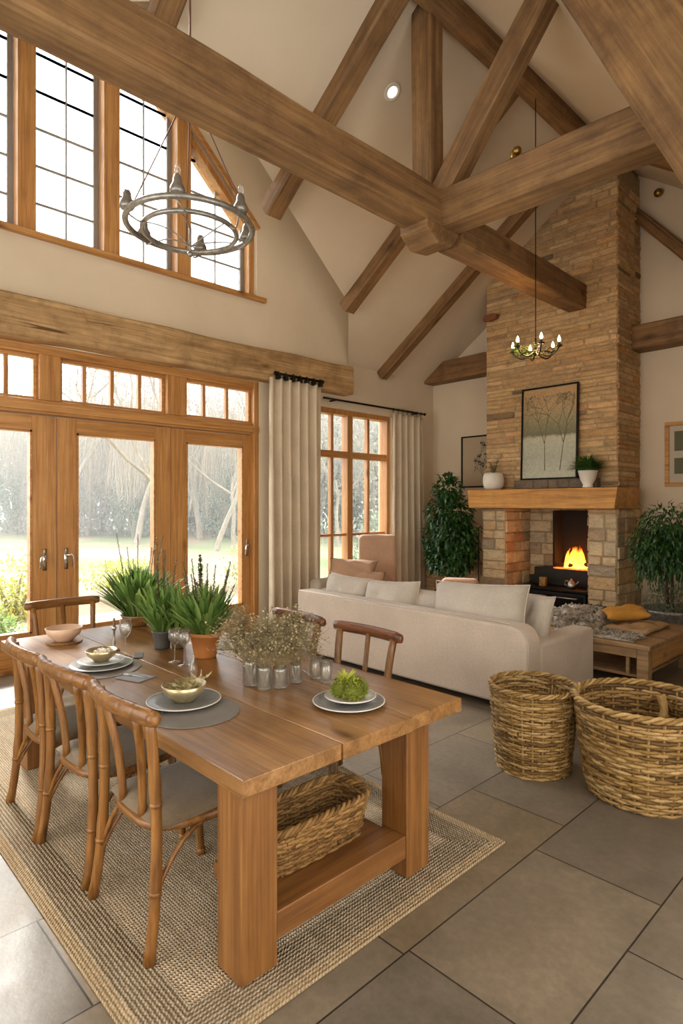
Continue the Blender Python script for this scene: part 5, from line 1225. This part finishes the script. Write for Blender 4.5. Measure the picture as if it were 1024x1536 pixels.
# downlights in the slope
def slope_fit(u, v):
    r = ray(u, v); 
    # intersect left slope
    d = (3.74+.706*(-WX)-H)/(r.z-.706*r.x); return CAM+r*d
p = slope_fit(588, 138); nrm = V(.706, 0, -1).normalized()
dl = thing('recessed_downlight', 'round lit downlight in the ceiling left of the king post', 'light', p, kind='thing'); dl.rotation_mode = 'QUATERNION'; dl.rotation_quaternion = nrm.to_track_quat('Z', 'Y')
b = MB(); b.lathe([(.05, -.004), (.085, -.004), (.09, .004), (.08, .010), (.055, .008), (.05, -.004)], seg=28); b.build('bezel', M['white_cer'], dl, smooth=True)
b = MB(); b.lathe([(0, .004), (.036, .006), (.05, .004)], seg=20); b.build('lamp_lens', emis('downlight_glow', (1, .86, .7), 2.2), dl)
p = PY(987, 289, YE-.06)
b = MB(); b.lathe([(0, -.03), (.05, -.02), (.055, .0), (.05, .02), (.03, .045), (0, .05)], seg=20); o = b.build('brass_spotlight', M['brass'], loc=p, smooth=True); o.rotation_euler[0] = pi/2; tag(o, 'small brass spotlight high on the far wall right of the chimney', 'light', None, 'thing')
# small metal bracket on the tie beam
q = PY(782, 247, NY+.1); b = MB(); b.box(-.035, .035, -.03, .03, 0, .05); b.tube([(-.03, 0, .04), (-.04, 0, .10), (0, 0, .13)], .014, 7); b.ball((.01, 0, .10), .034, seg=10, rings=6); b.tube([(.02, 0, .04), (.045, 0, .07)], .008, 6)
o = b.build('iron_fitting', M['brass'], loc=(q.x, NY+.02, zb+.31), smooth=True); tag(o, 'small dull metal fitting sitting on top of the right tie beam', 'fitting', None, 'thing')
# ------------------------------------------------------------------ garden beyond the glass
def lawn():
    m, nt, b, out = nodes('garden_lawn'); v = coords(nt, (1, 1, 1), False)
    n = noise_t(nt, v, .16, 5, .6, .5); n2 = noise_t(nt, v, 7, 6, .8)
    c = ramp(nt, n, [(.38, srgb('#62724c')), (.48, srgb('#758060')), (.55, srgb('#887a68')), (.68, srgb('#938374'))])
    c = mixc(nt, .8, c, ramp(nt, n2, [(.3, (.65, .68, .6, 1)), (.6, (1.1, 1.1, 1.1, 1))]), 'MULTIPLY'); nt.links.new(c, b.inputs['Base Color']); b.inputs['Roughness'].default_value = 1
    bump(nt, b, n2, .6, .05); return m
g_ = MB(); n = 30
gv = []
for i in range(n+1):
    for j in range(n+1):
        x = -6.72-60*i/n; y = -12+75*j/n; gv.append(V(x, y, -.06+(.25*noise.noise(V(x*.12, y*.12, 0)) if x < -9 else 0)))
g_.add(gv, [(i*(n+1)+j, (i+1)*(n+1)+j, (i+1)*(n+1)+j+1, i*(n+1)+j+1) for i in range(n) for j in range(n)])
tag(g_.build('lawn', lawn(), smooth=True), kind='structure')
b = MB(); b.box(-9.2, -6.71, -3, 9, -.12, -.02); tag(b.build('terrace', plain('pale_paving', '#b5aa98', .8, 0, .12, 3, .3, 20)), kind='structure')
M['ever'] = leafmat('hazy_evergreen', '#5c6e60', '#93a392', .8, .3); M['ever2'] = leafmat('grey_brush', '#8b8d84', '#b8b6ac', .9, .3); M['yel'] = leafmat('yellow_green_shrub', '#7d8a3a', '#c9c56a', .6, .4)  # evergreen and brush colours paled so distant haze sits in the leaves
M['gbark'] = plain('garden_bark', '#8a847b', .95, 0, .25, 8, .5, 20)
def bush(name, label, loc, R_, Hh, n, ls, mat, seed, group=None, kind='thing', cat='shrub'):
    t = thing(name, label, cat, loc, 0, group, kind)
    b = MB(); random.seed(seed); blobs = []
    for k in range(7):
        a = k*2.4; r = R_*.45*(k > 0); z = Hh*(.14+.6*random.random()); blobs.append((cos(a)*r, sin(a)*r, z, R_*.55, Hh*.3))
    blobs.append((0, 0, Hh*.75, R_*.4, Hh*.25)); cloud(b, blobs, n, ls*.55, ls, .2, seed, .15); b.build('foliage', mat, t)
    b = MB()
    for k in range(5): a = k*1.26; b.tube([(0, 0, 0), (cos(a)*R_*.2, sin(a)*R_*.2, Hh*.35), (cos(a)*R_*.45, sin(a)*R_*.45, Hh*.7)], [R_*.05, R_*.035, R_*.012], 6)
    b.build('trunk', M['gbark'], t); return t
def tree(name, label, loc, Hh, seed, droop=0, group=None, spread=.5, depth=5, thick=.02, lean=0):
    t = thing(name, label, 'tree', loc, 0, group, 'thing'); random.seed(seed); mb = MB(); tw = MB()
    def br(p, d, L, r, k):
        pts = [p]; q = V(*p); dd = V(*d)
        for i in range(4):
            dd = (dd+V(random.gauss(0, .13), random.gauss(0, .13), random.gauss(0, .06)+(.05 if k > 2 else -droop*.18))).normalized(); q = q+dd*(L/4); pts.append(q)
        (mb if k > 2 else tw).tube(pts, [r, r*.9, r*.8, r*.7, r*.58], 6 if k > 2 else 3, cap=False)
        if k == 0:
            if droop:
                for z in range(3):
                    s = pts[random.randint(1, 4)]; e = [s]; o = V(random.gauss(0, .08), random.gauss(0, .08), 0)
                    for i in range(5): s = s+V(o.x, o.y, -Hh*.045*random.uniform(.7, 1.3)); e.append(s)
                    tw.tube(e, [r*.6]*6, 3, cap=False)
            return
        for j in range(random.choice((2, 3, 3))):
            s = pts[random.randint(2, 4)]; nd = (dd+V(random.gauss(0, spread), random.gauss(0, spread), random.uniform(-.1, .35))).normalized(); br(s, nd, L*random.uniform(.62, .85), r*random.uniform(.5, .65), k-1)
    br(V(0, 0, -.2), V(lean, 0, 1).normalized(), Hh*.3, Hh*thick, depth)
    mb.build('trunk', M['gbark'], t, smooth=True); tw.build('twigs', M['gbark'], t); return t
def gp(u, d): # ground point at image column u and forward distance d
    r = ray(u, 757); p = CAM+r*d; return (p.x, p.y, -.05)
G1 = 'bare trees at the back of the garden'
w1 = tree('bare_willow', 'drooping bare willow seen through the middle door leaf', gp(205, 27), 12, 3, 1, spread=.5, thick=.013)
w2 = tree('bare_willow', 'slender drooping tree seen through the right door leaf', gp(322, 22), 10, 8, 1, spread=.4, thick=.011)
w3 = tree('bare_tree', 'bare spreading tree whose twigs show in the transom over the middle door', gp(238, 16), 10.5, 15, .15, spread=.7, thick=.010)
L1 = 'bare grey tree at the back of the garden'
for k, (u, d, s) in enumerate(((30, 34, 1.0), (95, 30, 1.15), (250, 33, .9), (300, 30, 1.1), (350, 26, 1.0), (375, 31, 1.0), (505, 26, .95), (560, 33, 1.1), (-60, 30, 1.0), (130, 33, 1.0), (60, 42, 1.2), (200, 40, 1.2))):
    dup([w3, w1][k % 2], gp(u, d), k*1.3, L1, G1, s)
e1 = bush('evergreen_shrub', 'evergreen shrub in the hedge line behind the lawn', gp(20, 36), 4.6, 9.5, 5200, .30, M['ever'], 1, 'evergreens behind the lawn')
e2 = bush('brush_shrub', 'pale grey leafless brush in the hedge line behind the lawn', gp(70, 39), 4.6, 8.0, 5200, .28, M['ever2'], 2, 'pale brush behind the lawn')
for k, (u, d, s) in enumerate(((-40, 38, 1), (45, 34, .5), (115, 40, 1.0), (150, 37, .8), (180, 40, 1.1), (215, 37, 1.05), (255, 36, .8), (290, 39, 1.0), (320, 37, .95), (355, 38, .9), (390, 40, 1.1), (430, 36, 1), (470, 32, 1.0), (505, 35, 1.0), (530, 37, 1.0), (560, 33, .9), (590, 36, 1), (620, 38, 1), (90, 32, .45), (200, 32, .4), (270, 33, .4), (340, 31, .42))):
    dup([e2, e1, e1, e2, e1][k % 5], gp(u, d), k*1.7, scale=s)
s1 = bush('yellow_shrub', 'yellow green shrub just outside the left door leaf', (-9.6, 2.6, -.05), .75, .95, 1700, .07, M['yel'], 4)
s2 = bush('green_shrub', 'low green shrub just outside the middle door leaf', (-10.3, 4.6, -.05), .9, .75, 1500, .07, M['yel'], 5)
bush('grey_shrub', 'pale feathery shrub outside the right door leaf', (-10.2, 7.3, -.05), .8, 1.25, 1700, .08, leafmat('pale_shrub', '#8f9868', '#c2c49c', .8, .4), 6)
bush('green_shrub', 'low green plant at the foot of the left door', (-8.3, 1.95, -.03), .5, .5, 1200, .07, leafmat('fresh_leaf', '#5f8540', '#a6bf74', .6, .4), 7)
bush('window_shrub', 'dark green shrub outside the far window', (-10.5, 11.5, -.05), 1.1, 1.5, 1500, .12, M['ever'], 8)

m, nt, b_, out = nodes('morning_haze'); nt.nodes.remove(b_); vs2 = N(nt, 'ShaderNodeVolumeScatter'); vs2.inputs['Density'].default_value = .009; vs2.inputs['Color'].default_value = (.97, .98, 1, 1); vs2.inputs['Anisotropy'].default_value = .1; nt.links.new(vs2.outputs[0], out.inputs['Volume'])
h = MB(); h.box(-64, -11.5, -10, 60, -1, 13); tag(h.build('garden_haze', m), 'thin bright haze hanging over the garden', 'haze', None, 'stuff')
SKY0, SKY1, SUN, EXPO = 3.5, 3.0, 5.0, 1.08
try: LAMPS
except NameError: LAMPS = []
# ------------------------------------------------------------------ camera, sky and lamps
cam = bpy.data.objects.new('camera', bpy.data.cameras.new('camera')); C.objects.link(cam)
cam.location = CAM; cam.rotation_euler = (pi/2, 0, atan2(-F.x, F.y))
cam.data.sensor_fit = 'HORIZONTAL'; cam.data.sensor_width = 36; cam.data.lens = 36*900/1024; cam.data.shift_y = -11/1024; cam.data.clip_start = .05; cam.data.clip_end = 400
sc = bpy.context.scene; sc.camera = cam
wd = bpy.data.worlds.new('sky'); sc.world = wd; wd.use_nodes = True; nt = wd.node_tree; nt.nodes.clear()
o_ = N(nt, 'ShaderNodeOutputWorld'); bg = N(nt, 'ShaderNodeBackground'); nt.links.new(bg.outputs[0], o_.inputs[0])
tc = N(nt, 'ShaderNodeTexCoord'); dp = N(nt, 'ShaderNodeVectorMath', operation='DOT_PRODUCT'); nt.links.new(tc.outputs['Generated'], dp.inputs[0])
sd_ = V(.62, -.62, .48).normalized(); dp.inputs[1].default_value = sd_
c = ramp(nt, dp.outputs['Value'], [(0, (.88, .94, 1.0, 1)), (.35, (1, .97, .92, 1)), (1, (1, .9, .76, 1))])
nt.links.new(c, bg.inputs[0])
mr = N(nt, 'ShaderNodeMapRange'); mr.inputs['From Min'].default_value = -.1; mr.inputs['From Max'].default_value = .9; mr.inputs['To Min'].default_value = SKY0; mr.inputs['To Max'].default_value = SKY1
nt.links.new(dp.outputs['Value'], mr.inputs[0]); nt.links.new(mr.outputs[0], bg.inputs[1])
def area(name, loc, rot, sx, sy, power, col, portal=False):
    l = bpy.data.lights.new(name, 'AREA'); l.shape = 'RECTANGLE'; l.size = sx; l.size_y = sy; l.energy = power; l.color = col
    if portal: l.cycles.is_portal = True
    o = bpy.data.objects.new(name, l); C.objects.link(o); o.location = loc; o.rotation_euler = rot; return o
Wd = 1
area('portal', (WX-.32, (Y_D0+Y_D1)/2, 1.6), (0, -pi/2, 0), 3.2, Y_D1-Y_D0, 1, (1, 1, 1), True)
area('portal', (WX-.32, AP, 5.9), (0, -pi/2, 0), 3.2, yr-yl, 1, (1, 1, 1), True)
area('portal', (WX-.32, (Y_W0+Y_W1)/2, 1.75), (0, -pi/2, 0), 2.6, Y_W1-Y_W0, 1, (1, 1, 1), True)
area('portal', (XR+.32, -.9, 1.65), (0, pi/2, 0), 2.7, 3.0, 1, (1, 1, 1), True)
area('portal', (XR+.32, 2.3, 1.65), (0, pi/2, 0), 2.7, 2.2, 1, (1, 1, 1), True)
area('portal', (-2.9, YB-.32, 1.9), (pi/2, 0, 0), 5.4, 3.4, 1, (1, 1, 1), True)
sun = bpy.data.lights.new('sun', 'SUN'); sun.energy = SUN; sun.angle = radians(8); sun.color = (1, .93, .84)
so = bpy.data.objects.new('sun', sun); C.objects.link(so); so.rotation_euler = V(-.80, .12, .58).normalized().to_track_quat('Z', 'Y').to_euler()
def lamp(loc, e, r, col=(1, .66, .32)):
    l = bpy.data.lights.new('lamp', 'POINT'); l.energy = e; l.shadow_soft_size = r; l.color = col
    o = bpy.data.objects.new('lamp', l); C.objects.link(o); o.location = loc
for p_ in LAMPS: lamp(*p_)
vs_ = sc.view_settings; vs_.view_transform = 'Standard'; vs_.look = 'None'; vs_.gamma = 1; vs_.use_curve_mapping = False; vs_.exposure = EXPO
sc.cycles.use_denoising = True; sc.cycles.max_bounces = 10; sc.cycles.diffuse_bounces = 5; sc.cycles.transparent_max_bounces = 24; sc.cycles.sample_clamp_indirect = 8; sc.cycles.caustics_reflective = False; sc.cycles.caustics_refractive = False
